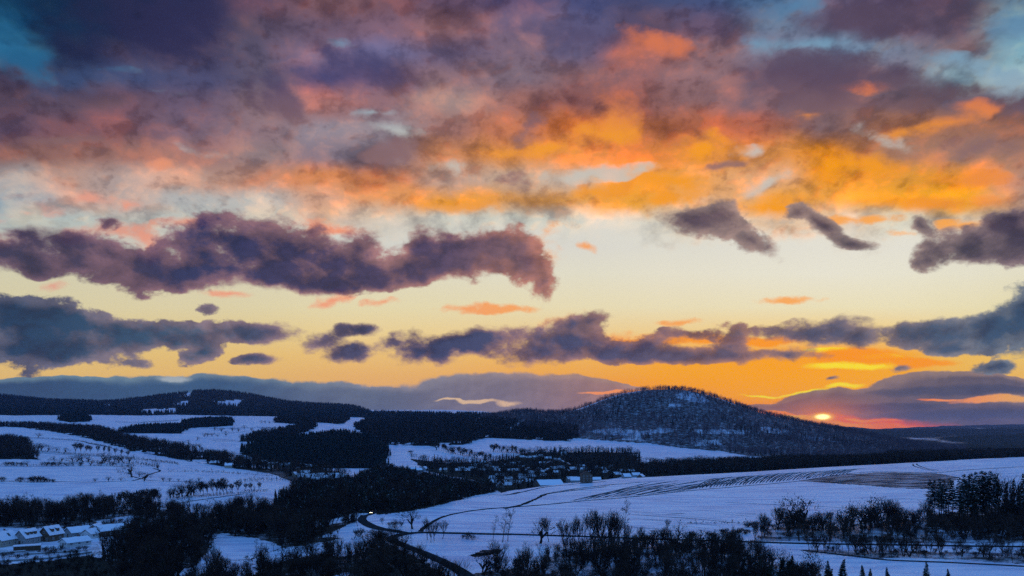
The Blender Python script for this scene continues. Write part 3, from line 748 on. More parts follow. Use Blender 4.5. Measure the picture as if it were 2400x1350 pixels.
# close the sheet round behind the camera
back = []
nb0 = len(vv)
ex_v = []; ex_f = []
sx0 = vv[:NR]; sx1 = vv[(NC - 1) * NR:]
NB = 14
ringR = [25, 250, 1200, 4000, 18000]
a_l = math.atan2(sx0[-1][0], sx0[-1][1]); a_r = math.atan2(sx1[-1][0], sx1[-1][1])
jr = [int(np.argmin(abs(np.hypot(sx0[:, 0], sx0[:, 1]) - r))) for r in ringR]
jr2 = [int(np.argmin(abs(np.hypot(sx1[:, 0], sx1[:, 1]) - r))) for r in ringR]
grid_idx = []
for q in range(NB + 1):
    ang = a_r + (a_l + 2 * math.pi - a_r) * q / NB
    row = []
    for k in range(len(ringR)):
        if q == 0: row.append((NC - 1) * NR + jr2[k]); continue
        if q == NB: row.append(jr[k]); continue
        r = ringR[k]
        zz = (1 - q / NB) * sx1[jr2[k]][2] + q / NB * sx0[jr[k]][2]
        row.append(nb0 + len(ex_v)); ex_v.append((r * math.sin(ang), r * math.cos(ang), zz))
    grid_idx.append(row)
for q in range(NB):
    for k in range(len(ringR) - 1):
        ex_f.append((grid_idx[q][k], grid_idx[q + 1][k], grid_idx[q + 1][k + 1], grid_idx[q][k + 1]))
vv = np.vstack([vv, np.array(ex_v)])
ff = np.vstack([ff, np.array(ex_f)])
me = mesh('terrain', vv, ff[:, ::-1].copy(), [M_LAND], smooth=True)
for nm, arr in (('wood', WOOD), ('soil', SOIL)):
    at = me.attributes.new(nm, 'FLOAT', 'POINT')
    at.data.foreach_set('value', np.concatenate([arr.ravel(), np.zeros(len(ex_v))]).astype(np.float32))
land = tag(link('terrain', me), 'snowy rolling farmland with wooded hills behind', None, None, 'structure')


def mat_simple(name, c0, c1, scale=2.0, rough=0.8, spec=0.2, bmp=0.0):
    m_, t = new_mat(name)
    g_ = t.node('ShaderNodeTexCoord').outputs['Object']
    n_ = t.noise(g_, scale, 5, 0.6)
    finish(t, t.mix(t.smooth(n_, 0.3, 0.7), (*c0, 1), (*c1, 1)), rough, spec, bump(t, n_, bmp, 0.05) if bmp else None)
    return m_


M_ASPHALT = mat_simple('asphalt', (0.022, 0.022, 0.025), (0.045, 0.043, 0.045), 0.6, 0.85, 0.0)
M_TRACK = mat_simple('track', (0.020, 0.016, 0.014), (0.055, 0.045, 0.04), 0.3, 0.95, 0.0)
M_FURROW = mat_simple('furrow', (0.03, 0.026, 0.022), (0.16, 0.15, 0.16), 0.25, 0.95, 0.0)
M_SNOW = mat_simple('snow', (0.76, 0.80, 0.88), (0.84, 0.86, 0.90), 0.5, 0.4, 0.04, 0.3)


def drape(pts, width, lift, step=3.0, taper=False, ymin=240, jitter=0.0, space='px'):
    """centre line through photograph spots, laid on the ground as a ribbon"""
    if space == 'px':
        P = [spot(p[0], p[1], ymin=(p[2] if len(p) > 2 else ymin)) for p in pts]
    else:
        P = [Vector(p) for p in pts]
    # smooth curve through the spots
    C = []
    for i in range(len(P) - 1):
        p0 = P[max(i - 1, 0)]; p1 = P[i]; p2 = P[i + 1]; p3 = P[min(i + 2, len(P) - 1)]
        n = max(2, int((p2 - p1).length / step))
        for k in range(n):
            s = k / n
            C.append(0.5 * ((2 * p1) + (p2 - p0) * s + (2 * p0 - 5 * p1 + 4 * p2 - p3) * s * s + (3 * p1 - p0 - 3 * p2 + p3) * s ** 3))
    C.append(P[-1])
    L = []; n = len(C)
    for i, c_ in enumerate(C):
        d = C[min(i + 1, n - 1)] - C[max(i - 1, 0)]
        d.z = 0; d.normalize()
        nx = Vector((d.y, -d.x, 0))
        w = width * 0.5
        if taper: w *= max(0.1, math.sin(math.pi * min(1, max(0, i / (n - 1)))) ** 0.4)
        w *= 1 + jitter * (random.random() - 0.5)
        row = []
        for s, dz in ((-1.25, -0.5), (-1, lift), (0, lift + 0.06 * (lift > .2)), (1, lift), (1.25, -0.5)):
            q = c_ + nx * (w * s)
            row.append((q.x, q.y, gz_xy(q.x, q.y) + dz))
        # level the ribbon across
        zc = max(r[2] for r in row[1:4])
        row = [row[0]] + [(r[0], r[1], 0.5 * r[2] + 0.5 * zc) for r in row[1:4]] + [row[4]]
        L.append(row)
    return L


def ribbon(g, L, mi=0):
    for a, b in zip(L[:-1], L[1:]):
        for k in range(4):
            g.face((a[k], a[k + 1], b[k + 1], b[k]), mi)


# the winding lane down in front
ROAD_PTS = [(1180, 1420), (1130, 1372), (1075, 1335), (1020, 1308), (960, 1284), (925, 1268), (922, 1258), (945, 1251), (972, 1248), (960, 1243), (905, 1241), (872, 1234), (850, 1222), (851, 1213), (868, 1206)]
g = G(); RL = drape([(1180, 1440), (1080, 1340), (1010, 1304), (952, 1281), (922, 1268), (921, 1259), (945, 1253), (985, 1249), (1060, 1250), (1200, 1253)], 5.6, 0.22, 2.0)
ribbon(g, RL)
tag(g.build('road', [M_ASPHALT]), 'dark winding road bending through the snow in front', None, None, 'structure')
g = G(); RL2 = drape([(962, 1251.5), (930, 1246), (893, 1240), (866, 1231), (849, 1220), (853, 1211), (872, 1205), (880, 1199)], 5.4, 0.26, 2.0)
ribbon(g, RL2)
tag(g.build('road', [M_ASPHALT]), 'dark side road curving up to the wood edge', None, None, 'structure')
g = G(); ribbon(g, drape([(1200, 1253), (1400, 1259), (1600, 1266), (1800, 1272), (2050, 1277), (2300, 1281), (2700, 1285)], 4.6, 0.22, 4.0))
tag(g.build('road', [M_ASPHALT]), 'straight dark country road below the big snow field', None, None, 'structure')
g = G()
ribbon(g, drape([(1880, 1290), (2000, 1304), (2080, 1313), (2200, 1318), (2400, 1328)], 3.0, 0.15, 4.0))
ribbon(g, drape([(985, 1246), (1000, 1232), (1040, 1211), (1100, 1198), (1180, 1190), (1330, 1178), (1420, 1170), (1520, 1161), (1620, 1150), (1760, 1138), (1870, 1128), (1960, 1114), (2050, 1106), (2180, 1108), (2290, 1100), (2400, 1094)], 2.6, 0.10, 5.0, jitter=0.5))
ribbon(g, drape([(1180, 1192), (1220, 1184), (1255, 1170), (1285, 1157), (1340, 1150), (1420, 1141)], 3.2, 0.08, 5.0, jitter=0.8))
ribbon(g, drape([(905, 1206), (940, 1192), (1000, 1183), (1080, 1170), (1160, 1160), (1290, 1140), (1420, 1128)], 2.0, 0.12, 5.0, jitter=0.6))
ribbon(g, drape([(2140, 1088), (2142, 1092), (2160, 1098), (2190, 1104)], 1.6, 0.1, 4.0)); ribbon(g, drape([(2148, 1087), (2152, 1091), (2172, 1098), (2200, 1103)], 1.6, 0.1, 4.0))
ribbon(g, drape([(310, 1127), (335, 1121), (350, 1112), (375, 1104), (360, 1098)], 3.0, 0.15, 6.0))
ribbon(g, drape([(310, 1117), (350, 1126), (420, 1129), (500, 1130)], 2.2, 0.12, 6.0, jitter=0.5))
ribbon(g, drape([(390, 1184), (440, 1176), (510, 1166), (570, 1158)], 2.6, 0.15, 5.0))
for pts in ([(0, 1128), (120, 1128), (220, 1130), (300, 1127)], [(0, 1093), (120, 1093), (220, 1092), (300, 1095)], [(0, 1024), (60, 1026), (110, 1027)], [(190, 1034), (260, 1050), (300, 1062)],
            [(70, 1061), (140, 1065), (220, 1069), (300, 1076)], [(660, 1076), (690, 1084), (720, 1090)]):
    ribbon(g, drape(pts, 2.4, 0.12, 8.0, jitter=0.8))
tag(g.build('track', [M_TRACK]), 'thin dark farm tracks and field edges', None, None, 'structure')
# drill rows and wheel marks standing out of the thin snow
g = G()
for k in range(46):
    px = 1640 + k * 7.8 + random.uniform(-1, 1)
    lo = np.interp(px, [1640, 1760, 1870, 1990], [1147, 1137, 1127, 1112])
    hi = np.interp(px, [1640, 1800, 1990], [1119, 1107, 1096])
    dx = 26 + random.uniform(-4, 4)
    L = drape([(px - dx * 0.35, lo - 1), (px, lo * .62 + hi * .38), (px + dx * 0.7, lo * .25 + hi * .75), (px + dx * 1.6, hi + 1.5)], random.uniform(1.2, 2.2), 0.07, 6.0, True, jitter=0.9)
    ribbon(g, L)
for k in range(26):
    px = 1335 + k * 11 + random.uniform(-3, 3)
    lo = np.interp(px, [1330, 1520, 1640], [1176, 1160, 1147])
    top = random.uniform(0.55, 0.95)
    hi = np.interp(px + 150, [1330, 1500, 1640, 1760], [1150, 1128, 1118, 1112])
    L = drape([(px, lo - 1), (px + 40, lo - (lo - hi) * 0.33 * top), (px + 95, lo - (lo - hi) * 0.66 * top), (px + 170 + random.uniform(-20, 30), lo - (lo - hi) * top)], random.uniform(1.2, 2.6), 0.07, 7.0, True, jitter=1.0)
    ribbon(g, L)
for k in range(22):
    px = random.uniform(1250, 2100); py = random.uniform(1165, 1235); ln = random.uniform(60, 230)
    if inside(np.array([px]), np.array([py]), [(1200, 1200), (1500, 1170), (1900, 1135), (2150, 1150), (2150, 1225), (1500, 1235), (1250, 1230)])[0]:
        L = drape([(px, py), (px + ln * .5, py + ln * .035), (px + ln, py + ln * 0.085)], random.uniform(0.25, 0.6), 0.06, 8.0, True, jitter=1.2)
        ribbon(g, L)
for pts in ([(1275, 1160), (1340, 1148), (1440, 1136), (1560, 1126)], [(1295, 1153), (1370, 1143), (1500, 1130)], [(1195, 1158), (1215, 1154), (1236, 1153)], [(1560, 1205), (1590, 1204), (1605, 1204)], [(1700, 1178), (1900, 1186), (2100, 1198)], [(1480, 1206), (1650, 1218), (1770, 1232)]):
    ribbon(g, drape(pts, 1.6, 0.07, 6.0, True, jitter=1.2))
tag(g.build('furrow', [M_FURROW]), 'dark furrow lines showing through thin snow on the field', None, None, 'stuff')
# ---------------------------------------------------------------- trees
def mat_bark(name, c0, c1, dust=0.0):
    m_, t = new_mat(name)
    g_ = t.node('ShaderNodeNewGeometry')
    p = g_.outputs['Position']
    n_ = t.noise(p, 1.3, 4, 0.6)
    c = t.mix(t.smooth(n_, 0.3, 0.7), (*c0, 1), (*c1, 1))
    own = t.node('ShaderNodeObjectInfo').outputs['Random']     # no two trees quite alike
    c = t.mix(1.0, c, t.mix(own, (0.55, 0.55, 0.60, 1), (1.5, 1.4, 1.3, 1)), 'MULTIPLY')
    if dust > 0:
        nz = t.sep(g_.outputs['Normal'])[2]
        d = t.m('MULTIPLY', t.smooth(nz, 0.35, 0.85), t.smooth(t.noise(p, 0.55, 4, 0.6), 0.62 - dust * 0.3, 0.80 - dust * 0.3))
        c = t.mix(d, c, (0.72, 0.76, 0.84, 1))
    finish(t, c, 0.9, 0.0)
    return m_


M_BARK = mat_bark('bark', (0.026, 0.021, 0.018), (0.060, 0.048, 0.040), 0.30)
M_TWIG = mat_bark('twigs', (0.022, 0.017, 0.015), (0.060, 0.045, 0.038), 0.0)
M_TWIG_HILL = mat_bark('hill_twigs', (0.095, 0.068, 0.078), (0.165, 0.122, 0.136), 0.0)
M_NEEDLE = mat_bark('needles', (0.012, 0.020, 0.016), (0.030, 0.040, 0.030), 0.22)
M_NEEDLE_FAR = mat_bark('far_needles', (0.012, 0.020, 0.020), (0.028, 0.038, 0.034), 0.15)


class Tree:
    def __init__(self, seed):
        self.r = random.Random(seed)
        self.seg = {0: [], 1: []}

    def s(self, a, b, r0, r1, part): self.seg[part].append((a, b, r0, r1))

    def grow(self, p, d, ln, rad, depth, maxd, spread, up, kids, crook):
        r = self.r
        n = 3 if depth < 2 else 2
        q = p
        part = 0 if depth <= 1 else 1
        pts = [p]
        for k in range(n):
            dd = (d + Vector((r.gauss(0, crook), r.gauss(0, crook), r.gauss(0, crook) * 0.6 + up))).normalized()
            q2 = q + dd * (ln / n)
            ra = rad * (1 - 0.45 * k / n); rb = rad * (1 - 0.45 * (k + 1) / n)
            self.s(q, q2, ra, rb, part)
            q = q2; d = dd; pts.append(q)
        if depth >= maxd:
            return
        m = kids[min(depth, len(kids) - 1)]
        m = max(2, int(round(m + r.uniform(-0.8, 0.8))))
        ph = r.uniform(0, 6.28)
        u = d.orthogonal().normalized(); w = d.cross(u)
        for k in range(m):
            ang = ph + k * 6.283 / m + r.uniform(-0.5, 0.5)
            tilt = spread * r.uniform(0.55, 1.25)
            if k == 0 and depth < 3: tilt *= 0.35
            nd = (d * math.cos(tilt) + (u * math.cos(ang) + w * math.sin(ang)) * math.sin(tilt)).normalized()
            if depth == 0: base = q if k < 3 else pts[2]
            else: base = pts[r.randrange(1, len(pts))] if k else q
            self.grow(base, nd, ln * r.uniform(0.60, 0.86), rad * (0.62 if k else 0.75), depth + 1, maxd, spread, up, kids, crook)

    def build(self, part, name, mat, sides, minr):
        V = []; Fc = []
        for a, b, r0, r1 in self.seg[part]:
            d = b - a
            if d.length < 1e-5: continue
            d = d.normalized(); u = d.orthogonal().normalized(); w = d.cross(u)
            k0 = len(V)
            n = sides
            if n == 3 and r0 <= minr:          # the finest twigs are slivers
                w_ = (u * math.cos(k0) + w * math.sin(k0)) * minr * self.thick
                V += [a - w_, a + w_, b + w_ * 0.5, b - w_ * 0.5]
                Fc.append((k0, k0 + 1, k0 + 2, k0 + 3))
                continue
            r0 = max(r0, minr); r1 = max(r1, minr * 0.6)
            for c, rr in ((a, r0), (b, r1)):
                for k in range(n):
                    t_ = 6.2832 * k / n
                    V.append(c + (u * math.cos(t_) + w * math.sin(t_)) * rr)
            for k in range(n):
                j = (k + 1) % n
                Fc.append((k0 + k, k0 + j, k0 + n + j, k0 + n + k))
        return mesh(name, np.array([tuple(v) for v in V]), np.array(Fc), [mat])


def bare_proto(seed, style, thick=1.3):
    t = Tree(seed); t.thick = thick
    up0 = Vector((t.r.gauss(0, .04), t.r.gauss(0, .04), 1)).normalized()
    if style == 'oak':
        t.grow(Vector((0, 0, -0.3)), up0, 2.5, 0.32, 0, 5, 0.78, 0.05, [7, 4, 3.4, 3, 2.6], 0.17)
    elif style == 'ash':
        t.grow(Vector((0, 0, -0.3)), up0, 5.2, 0.28, 0, 5, 0.42, 0.14, [5, 3.6, 3.2, 3, 2.4], 0.13)
    elif style == 'birch':
        p = Vector((0, 0, -0.3)); d = up0; rad = 0.22; q = p
        for k in range(9):
            d = (d + Vector((t.r.gauss(0, .05), t.r.gauss(0, .05), 0.1))).normalized()
            q2 = q + d * 1.75
            t.s(q, q2, rad, rad * 0.86, 0); rad *= 0.84; q = q2
            if k >= 2:
                for b in range(4):
                    a = t.r.uniform(0, 6.28); el = t.r.uniform(0.5, 1.0)
                    nd = Vector((math.cos(a) * math.cos(el), math.sin(a) * math.cos(el), math.sin(el)))
                    t.grow(q - d * t.r.uniform(0, 1.6), nd, (1.9 - 0.11 * k) * t.r.uniform(.7, 1.15), 0.06, 2, 4, 0.5, 0.03, [3, 3, 3.2, 2.6], 0.16)
    elif style == 'stems':
        for k in range(4):
            a = k * 1.57 + t.r.uniform(-.5, .5)
            d = Vector((math.cos(a) * 0.24, math.sin(a) * 0.24, 1)).normalized()
            t.grow(Vector((math.cos(a) * .4, math.sin(a) * .4, -0.3)), d, 4.6, 0.17, 0, 4, 0.40, 0.12, [4, 3.4, 3, 2.6], 0.14)
    elif style == 'shrub':
        for k in range(9):
            a = k * 0.7 + t.r.uniform(-.3, .3); tl = t.r.uniform(0.1, 0.7)
            d = Vector((math.cos(a) * math.sin(tl), math.sin(a) * math.sin(tl), math.cos(tl)))
            t.grow(Vector((math.cos(a) * .3, math.sin(a) * .3, -0.2)), d, 1.5, 0.06, 1, 4, 0.55, 0.05, [4, 4, 3.2, 2.6], 0.2)
    top = max(b.z for s_ in t.seg.values() for a, b, r0, r1 in s_)
    k = (15.0 if style != 'shrub' else 4.0) / top
    for p_ in t.seg:
        t.seg[p_] = [(a * k, b * k, r0 * k, r1 * k) for a, b, r0, r1 in t.seg[p_]]
    big = [s_ for s_ in t.seg[1] if s_[2] > 0.045]; fine = [s_ for s_ in t.seg[1] if s_[2] <= 0.045]
    if len(fine) > 1900: fine = t.r.sample(fine, 1900)
    if len(big) > 420: big = t.r.sample(big, 420)
    t.seg[1] = big + fine
    a = t.build(0, 'trunk', M_BARK, 5, 0.05)
    b = t.build(1, 'crown', M_TWIG, 3, 0.036 if style != 'shrub' else 0.026)
    return a, b


def fir_proto(seed, style):
    r = random.Random(seed)
    g1 = G(); g2 = G()
    H = 18.0
    pts = [Vector((r.gauss(0, .05) * k, r.gauss(0, .05) * k, H * k / 6 - 0.3)) for k in range(7)]
    for k in range(6):
        g1.tube(pts[k], pts[k + 1], 0.26 * (1 - k / 6.3), 0.26 * (1 - (k + 1) / 6.3), 6)
    def ax(z):
        f = max(0, min(5.999, (z + .3) / H * 6)); i = int(f); return pts[i].lerp(pts[i + 1], f - i)
    z = 1.2 if style == 'spruce' else 5.2 + r.uniform(-1, 1)
    z0 = z
    while z < H - 0.4:
        f = (z - z0) / (H - z0)
        if style == 'spruce':
            ln = 3.1 * (1 - f) ** 0.85 + 0.25
            m = r.randint(7, 9); droop = -0.36; dz = 0.62
        else:
            ln = (2.9 * (1 - f * f) * r.uniform(0.55, 1.1) + 0.5) * min(1, 0.55 + f * 2); m = r.randint(5, 7); droop = -0.05; dz = 0.72
        ph = r.uniform(0, 6.28)
        for k in range(m):
            a = ph + k * 6.283 / m + r.uniform(-.3, .3); L = ln * r.uniform(0.65, 1.12)
            c = ax(z + r.uniform(-.25, .25)); d = Vector((math.cos(a), math.sin(a), 0)); s = Vector((-d.y, d.x, 0))
            tip = c + d * L + Vector((0, 0, droop * L + r.uniform(-.15, .2)))
            mid = c + d * L * 0.55 + Vector((0, 0, droop * L * 0.42 + 0.14))
            wd = L * r.uniform(0.20, 0.30) + 0.12
            lo = Vector((0, 0, -0.22 - 0.05 * L))
            g2.face((c, mid + s * wd + lo, mid)); g2.face((c, mid, mid - s * wd + lo))
            g2.face((mid, mid + s * wd + lo, tip)); g2.face((mid, tip, mid - s * wd + lo))
            for q in range(2):
                e = mid.lerp(tip, r.uniform(-.6, .8)); sg = r.choice((-1, 1))
                t_ = e + s * sg * wd * r.uniform(1.0, 1.7) + d * 0.3 * L * r.random() + Vector((0, 0, -0.2))
                g2.face((e, t_, e + d * 0.28 * L + Vector((0, 0, -0.1))))
        z += dz * r.uniform(0.8, 1.2) * (0.6 + 0.4 * (1 - f))
    g2.tube(ax(H - 1.2), ax(H) + Vector((0, 0, .3)), 0.14, 0.01, 4)
    return g1.me('trunk', [M_BARK]), g2.me('crown', [M_NEEDLE])


STY = ['oak', 'oak', 'oak', 'ash', 'ash', 'ash', 'birch', 'birch', 'stems', 'stems']
BARE = [bare_proto(100 + i, s_) for i, s_ in enumerate(STY)]
FIELD = [bare_proto(100 + i, s_, 4.4) for i, s_ in enumerate(STY)]      # the same kinds, denser of twig
SHRUB = [bare_proto(200 + i, 'shrub', 1.9) for i in range(3)]
FIR = [fir_proto(300 + i, s_) for i, s_ in enumerate(['spruce', 'spruce', 'spruce', 'pine', 'pine', 'pine'])]
BYSTYLE = {'oak': [0, 1, 2], 'ash': [3, 4, 5], 'birch': [6, 7], 'stems': [8, 9], 'any': list(range(10))}


def far_bare(seed, mat, H=16.0, wide=4.6, n=64):
    """a far tree: a stem, a few limbs and a spread of twig slivers"""
    r = random.Random(seed); g = G()
    g.tube((0, 0, -0.5), (0.1, 0.1, H * 0.5), 0.28, 0.18, 3)
    for k in range(5):
        a = k * 1.3 + r.random(); g.tube((0.05, 0.05, H * r.uniform(.25, .5)), (math.cos(a) * wide * .6, math.sin(a) * wide * .6, H * r.uniform(.6, .85)), 0.15, 0.06, 3)
    g.tube((0.1, 0.1, H * 0.5), (0.1, -0.2, H * 0.97), 0.18, 0.05, 3)
    for k in range(n):
        while True:
            x, y, z = r.uniform(-1, 1), r.uniform(-1, 1), r.uniform(-1, 1)
            if 0.12 < x * x + y * y + z * z < 1: break
        c = Vector((x * wide, y * wide, H * 0.62 + z * H * 0.37))
        d = (Vector((x * .8, y * .8, 0.55 + z * .5)) + Vector((r.gauss(0, .35), r.gauss(0, .35), r.gauss(0, .35)))).normalized()
        s = d.orthogonal().normalized(); s.rotate(Matrix.Rotation(r.uniform(0, 6.28), 3, d))
        L = r.uniform(1.4, 2.6); wd = r.uniform(0.16, 0.34)
        g.face((c - s * wd, c + s * wd, c + d * L))
    return g.me('far_tree', [mat])


def far_fir(seed, mat, H=17.0, wide=2.9):
    r = random.Random(seed); g = G()
    g.tube((0, 0, -0.5), (0, 0, H * .4), 0.25, 0.2, 3)
    z = 1.2; n = 7
    for lv in range(6):
        f = lv / 6; w = wide * (1 - f) ** 0.8 * r.uniform(.85, 1.15) + .3; top = z + H * 0.30 * (1 - f * .4)
        for k in range(n):
            a = k * 6.283 / n + r.uniform(-.25, .25) + lv; b = a + 6.283 / n * r.uniform(.6, 1.0)
            g.face((Vector((0, 0, min(top, H))), Vector((math.cos(a) * w, math.sin(a) * w, z + r.uniform(-.4, .5))), Vector((math.cos(b) * w * r.uniform(.6, 1), math.sin(b) * w * r.uniform(.6, 1), z + r.uniform(-.4, .8)))))
        z += H * 0.145
    return g.me('far_fir', [mat])


def hidden_proto(name, meshes, join=True):
    """prototype kept out of the scene: only geometry nodes reads it"""
    V = []; Fc = []; mats = []; mi = []
    for m_ in meshes:
        k0 = len(V); mo = len(mats)
        V += [tuple(v.co) for v in m_.vertices]
        for p in m_.polygons:
            Fc.append(tuple(k0 + i for i in p.vertices)); mi.append(mo)
        mats.append(m_.materials[0])
    me = mesh(name, V, Fc, mats, mi)
    return bpy.data.objects.new(name, me)


def proto_collection(name, objs):
    c = bpy.data.collections.new(name)
    for o in objs: c.objects.link(o)
    return c


def scatter_group(coll):
    ng = bpy.data.node_groups.new('scatter_' + coll.name, 'GeometryNodeTree')
    ng.interface.new_socket('Geometry', in_out='INPUT', socket_type='NodeSocketGeometry')
    ng.interface.new_socket('Geometry', in_out='OUTPUT', socket_type='NodeSocketGeometry')
    N = ng.nodes; L = ng.links
    gi = N.new('NodeGroupInput'); go = N.new('NodeGroupOutput')
    ci = N.new('GeometryNodeCollectionInfo'); ci.inputs[0].default_value = coll
    ci.inputs['Separate Children'].default_value = True; ci.inputs['Reset Children'].default_value = True
    iop = N.new('GeometryNodeInstanceOnPoints')
    L.new(gi.outputs[0], iop.inputs['Points']); L.new(ci.outputs[0], iop.inputs['Instance'])
    iop.inputs['Pick Instance'].default_value = True
    for nm, typ, sock in (('pick', 'INT', 'Instance Index'), ('rot', 'FLOAT_VECTOR', 'Rotation'), ('size', 'FLOAT_VECTOR', 'Scale')):
        a = N.new('GeometryNodeInputNamedAttribute'); a.data_type = typ; a.inputs[0].default_value = nm
        L.new(a.outputs[0], iop.inputs[sock])
    L.new(iop.outputs[0], go.inputs[0])
    return ng


def scatter(name, ng, P, scale, npick, label, tall=None, tilt=0.06):
    """P: n x 3 spots"""
    n = len(P)
    me = bpy.data.meshes.new(name)
    me.vertices.add(n); me.vertices.foreach_set('co', np.asarray(P, np.float32).ravel())
    a = me.attributes.new('pick', 'INT', 'POINT'); a.data.foreach_set('value', RNG.integers(0, npick, n).astype(np.int32))
    rot = np.zeros((n, 3), np.float32); rot[:, 2] = RNG.uniform(0, 6.28, n); rot[:, 0] = RNG.normal(0, tilt, n); rot[:, 1] = RNG.normal(0, tilt, n)
    a = me.attributes.new('rot', 'FLOAT_VECTOR', 'POINT'); a.data.foreach_set('vector', rot.ravel())
    s = np.asarray(scale, np.float32); s3 = np.stack([s * RNG.uniform(.85, 1.15, n), s * RNG.uniform(.85, 1.15, n), s * (RNG.uniform(.9, 1.1, n) if tall is None else tall)], 1).astype(np.float32)
    a = me.attributes.new('size', 'FLOAT_VECTOR', 'POINT'); a.data.foreach_set('vector', s3.ravel())
    me.update()
    o = link(name, me)
    md = o.modifiers.new('scatter', 'NODES'); md.node_group = ng
    tag(o, label, None, None, 'stuff')
    return o


NG_BARE = scatter_group(proto_collection('near_bare', [hidden_proto('pb%02d' % i, BARE[i]) for i in range(10)]))
NG_SHRUB = scatter_group(proto_collection('near_shrub', [hidden_proto('ps%02d' % i, SHRUB[i]) for i in range(3)]))
NG_FIR = scatter_group(proto_collection('near_fir', [hidden_proto('pf%02d' % i, FIR[i]) for i in range(6)]))
NG_FBARE = scatter_group(proto_collection('far_bare', [hidden_proto('qb%02d' % i, [far_bare(400 + i, M_TWIG, wide=4.2 + (i % 3) * .5)]) for i in range(5)]))
NG_HILL = scatter_group(proto_collection('hill_bare', [hidden_proto('qh%02d' % i, [far_bare(420 + i, M_TWIG_HILL, 17, 3.6 + (i % 3) * .4, 46)]) for i in range(5)]))
NG_FFIR = scatter_group(proto_collection('far_fir', [hidden_proto('qf%02d' % i, [far_fir(440 + i, M_NEEDLE_FAR)]) for i in range(4)]))


def sample_area(mask, n_per_m2, cap):
    """random spots over the cells of the ground where mask holds"""
    ci, cj = np.nonzero(mask[:-1, :-1])
    area = (XG[ci + 1, cj] - XG[ci, cj]) * (YG[ci, cj + 1] - YG[ci, cj])
    n = int(min(cap, area.sum() * n_per_m2))
    if n < 1: return np.zeros((0, 3)), np.zeros(0)
    k = RNG.choice(len(ci), n, p=area / area.sum())
    u = RNG.random(n); w = RNG.random(n)
    px = TPX[ci[k]] * (1 - u) + TPX[ci[k] + 1] * u
    Y = TY[cj[k]] * (1 - w) + TY[cj[k] + 1] * w
    z = ground(px, Y)
    return np.stack([(px - 1200) / F * Y, Y, z], 1), px


def wood_mask(nm, grow=1.0):
    kd, y0, y1, poly = WOODS[nm]
    return inside(pxg + wob_x, PYG + wob_y, poly) & (YG > y0) & (YG < y1) & (WOOD_RAW > 0.3)


# keep trees off the lanes
LANES = np.array([[(r[1][0] + r[3][0]) / 2, (r[1][1] + r[3][1]) / 2] for r in RL + RL2])
_s = drape([(1200, 1253), (1400, 1259), (1600, 1266), (1800, 1272), (2050, 1277), (2300, 1281), (2700, 1285)], 4.6, 0.2, 4.0)
LANES2 = np.array([[r[2][0], r[2][1]] for r in _s])


def off_lanes(P, d1=6.0, d2=5.0):
    keep = np.ones(len(P), bool)
    for i in range(0, len(P), 2000):
        q = P[i:i + 2000, None, :2]
        keep[i:i + 2000] = (np.min(np.hypot(*np.moveaxis(q - LANES[None], -1, 0)), 1) > d1) & (np.min(np.hypot(*np.moveaxis(q - LANES2[None], -1, 0)), 1) > d2)
    return keep


# ---- single trees read off the photograph: (column, foot row, top row, style, label)
ONE = []
def one(px, b, tp, st, label=None, group=None, ymin=240): ONE.append((px, b, tp, st, label, group, ymin))
BP = 'leafless broad tree standing beside the straight road on the snow field side'
one(1266, 1274, 1204, 'oak', 'broad round leafless tree, left of the close pair beside the straight road')
one(1286, 1270, 1206, 'ash', 'narrower leafless tree, right of the close pair beside the straight road')
one(1463, 1279, 1168, 'birch', 'tallest slender birch rising above the roadside thicket onto the snow field')
for q in ((1325, 1280, 1208), (1345, 1281, 1204), (1362, 1280, 1205), (1385, 1285, 1189), (1403, 1286, 1190), (1425, 1284, 1191), (1440, 1281, 1202), (1449, 1280, 1210), (1334, 1283, 1222), (1412, 1284, 1200)):
    one(*q, 'ash' if q[0] % 2 else 'stems', 'tall bare tree in the roadside clump left of the birch', 'roadside clump by the birch')
one(1561, 1246, 1213, 'ash', 'small bare tree alone at the bottom edge of the big snow field')
one(1591, 1248, 1234, 'spruce', 'tiny fir alone at the bottom edge of the big snow field')
one(1768, 1274, 1220, 'ash', 'thin bare tree standing by the straight road right of the shrubs')
one(967, 1240, 1183, 'oak', 'broad dense leafless tree inside the bend of the road')
for q in ((1002, 1266, 1207), (1018, 1268, 1214), (1037, 1263, 1214), (1010, 1272, 1222)):
    one(*q, 'ash', 'upright bare tree in the small row by the road bend', 'row right of the road bend')
one(896, 1229, 1211, 'stems', 'low bare tree behind the side road curve')
one(838, 1234, 1194, 'ash', 'bare tree left of the side road near the car')
one(1155, 1268, 1207, 'birch', 'left birch of three in the snow field above the straight road')
one(1178, 1271, 1188, 'birch', 'middle and tallest birch of three in the snow field above the straight road')
one(1190, 1269, 1190, 'birch', 'right birch of three in the snow field above the straight road')
one(309, 1119, 1088, 'oak', 'dark solitary round tree beside the zigzag track on the left snow fields')
one(326, 1118, 1104, 'oak', 'small bare tree just right of the dark solitary tree by the zigzag track')
one(337, 1128, 1107, 'oak', 'bare tree below the zigzag track on the left snow fields')
for q in ((255, 1128, 1116), (222, 1130, 1120), (264, 1127, 1122), (283, 1128, 1119), (383, 1129, 1117), (398, 1129, 1119), (418, 1129, 1122), (465, 1128, 1119), (500, 1130, 1120)):
    one(*q, 'oak', 'small tree dotted along the left hedge line', 'trees dotted along the left hedge line')
for q in ((5, 1129, 1118), (48, 1130, 1119), (75, 1130, 1119), (84, 1130, 1116), (93, 1130, 1117), (101, 1130, 1120), (112, 1130, 1123), (124, 1130, 1123)):
    one(*q, 'shrub', 'dark bush in the hedge line at the far left', 'bushes along the left hedge line')
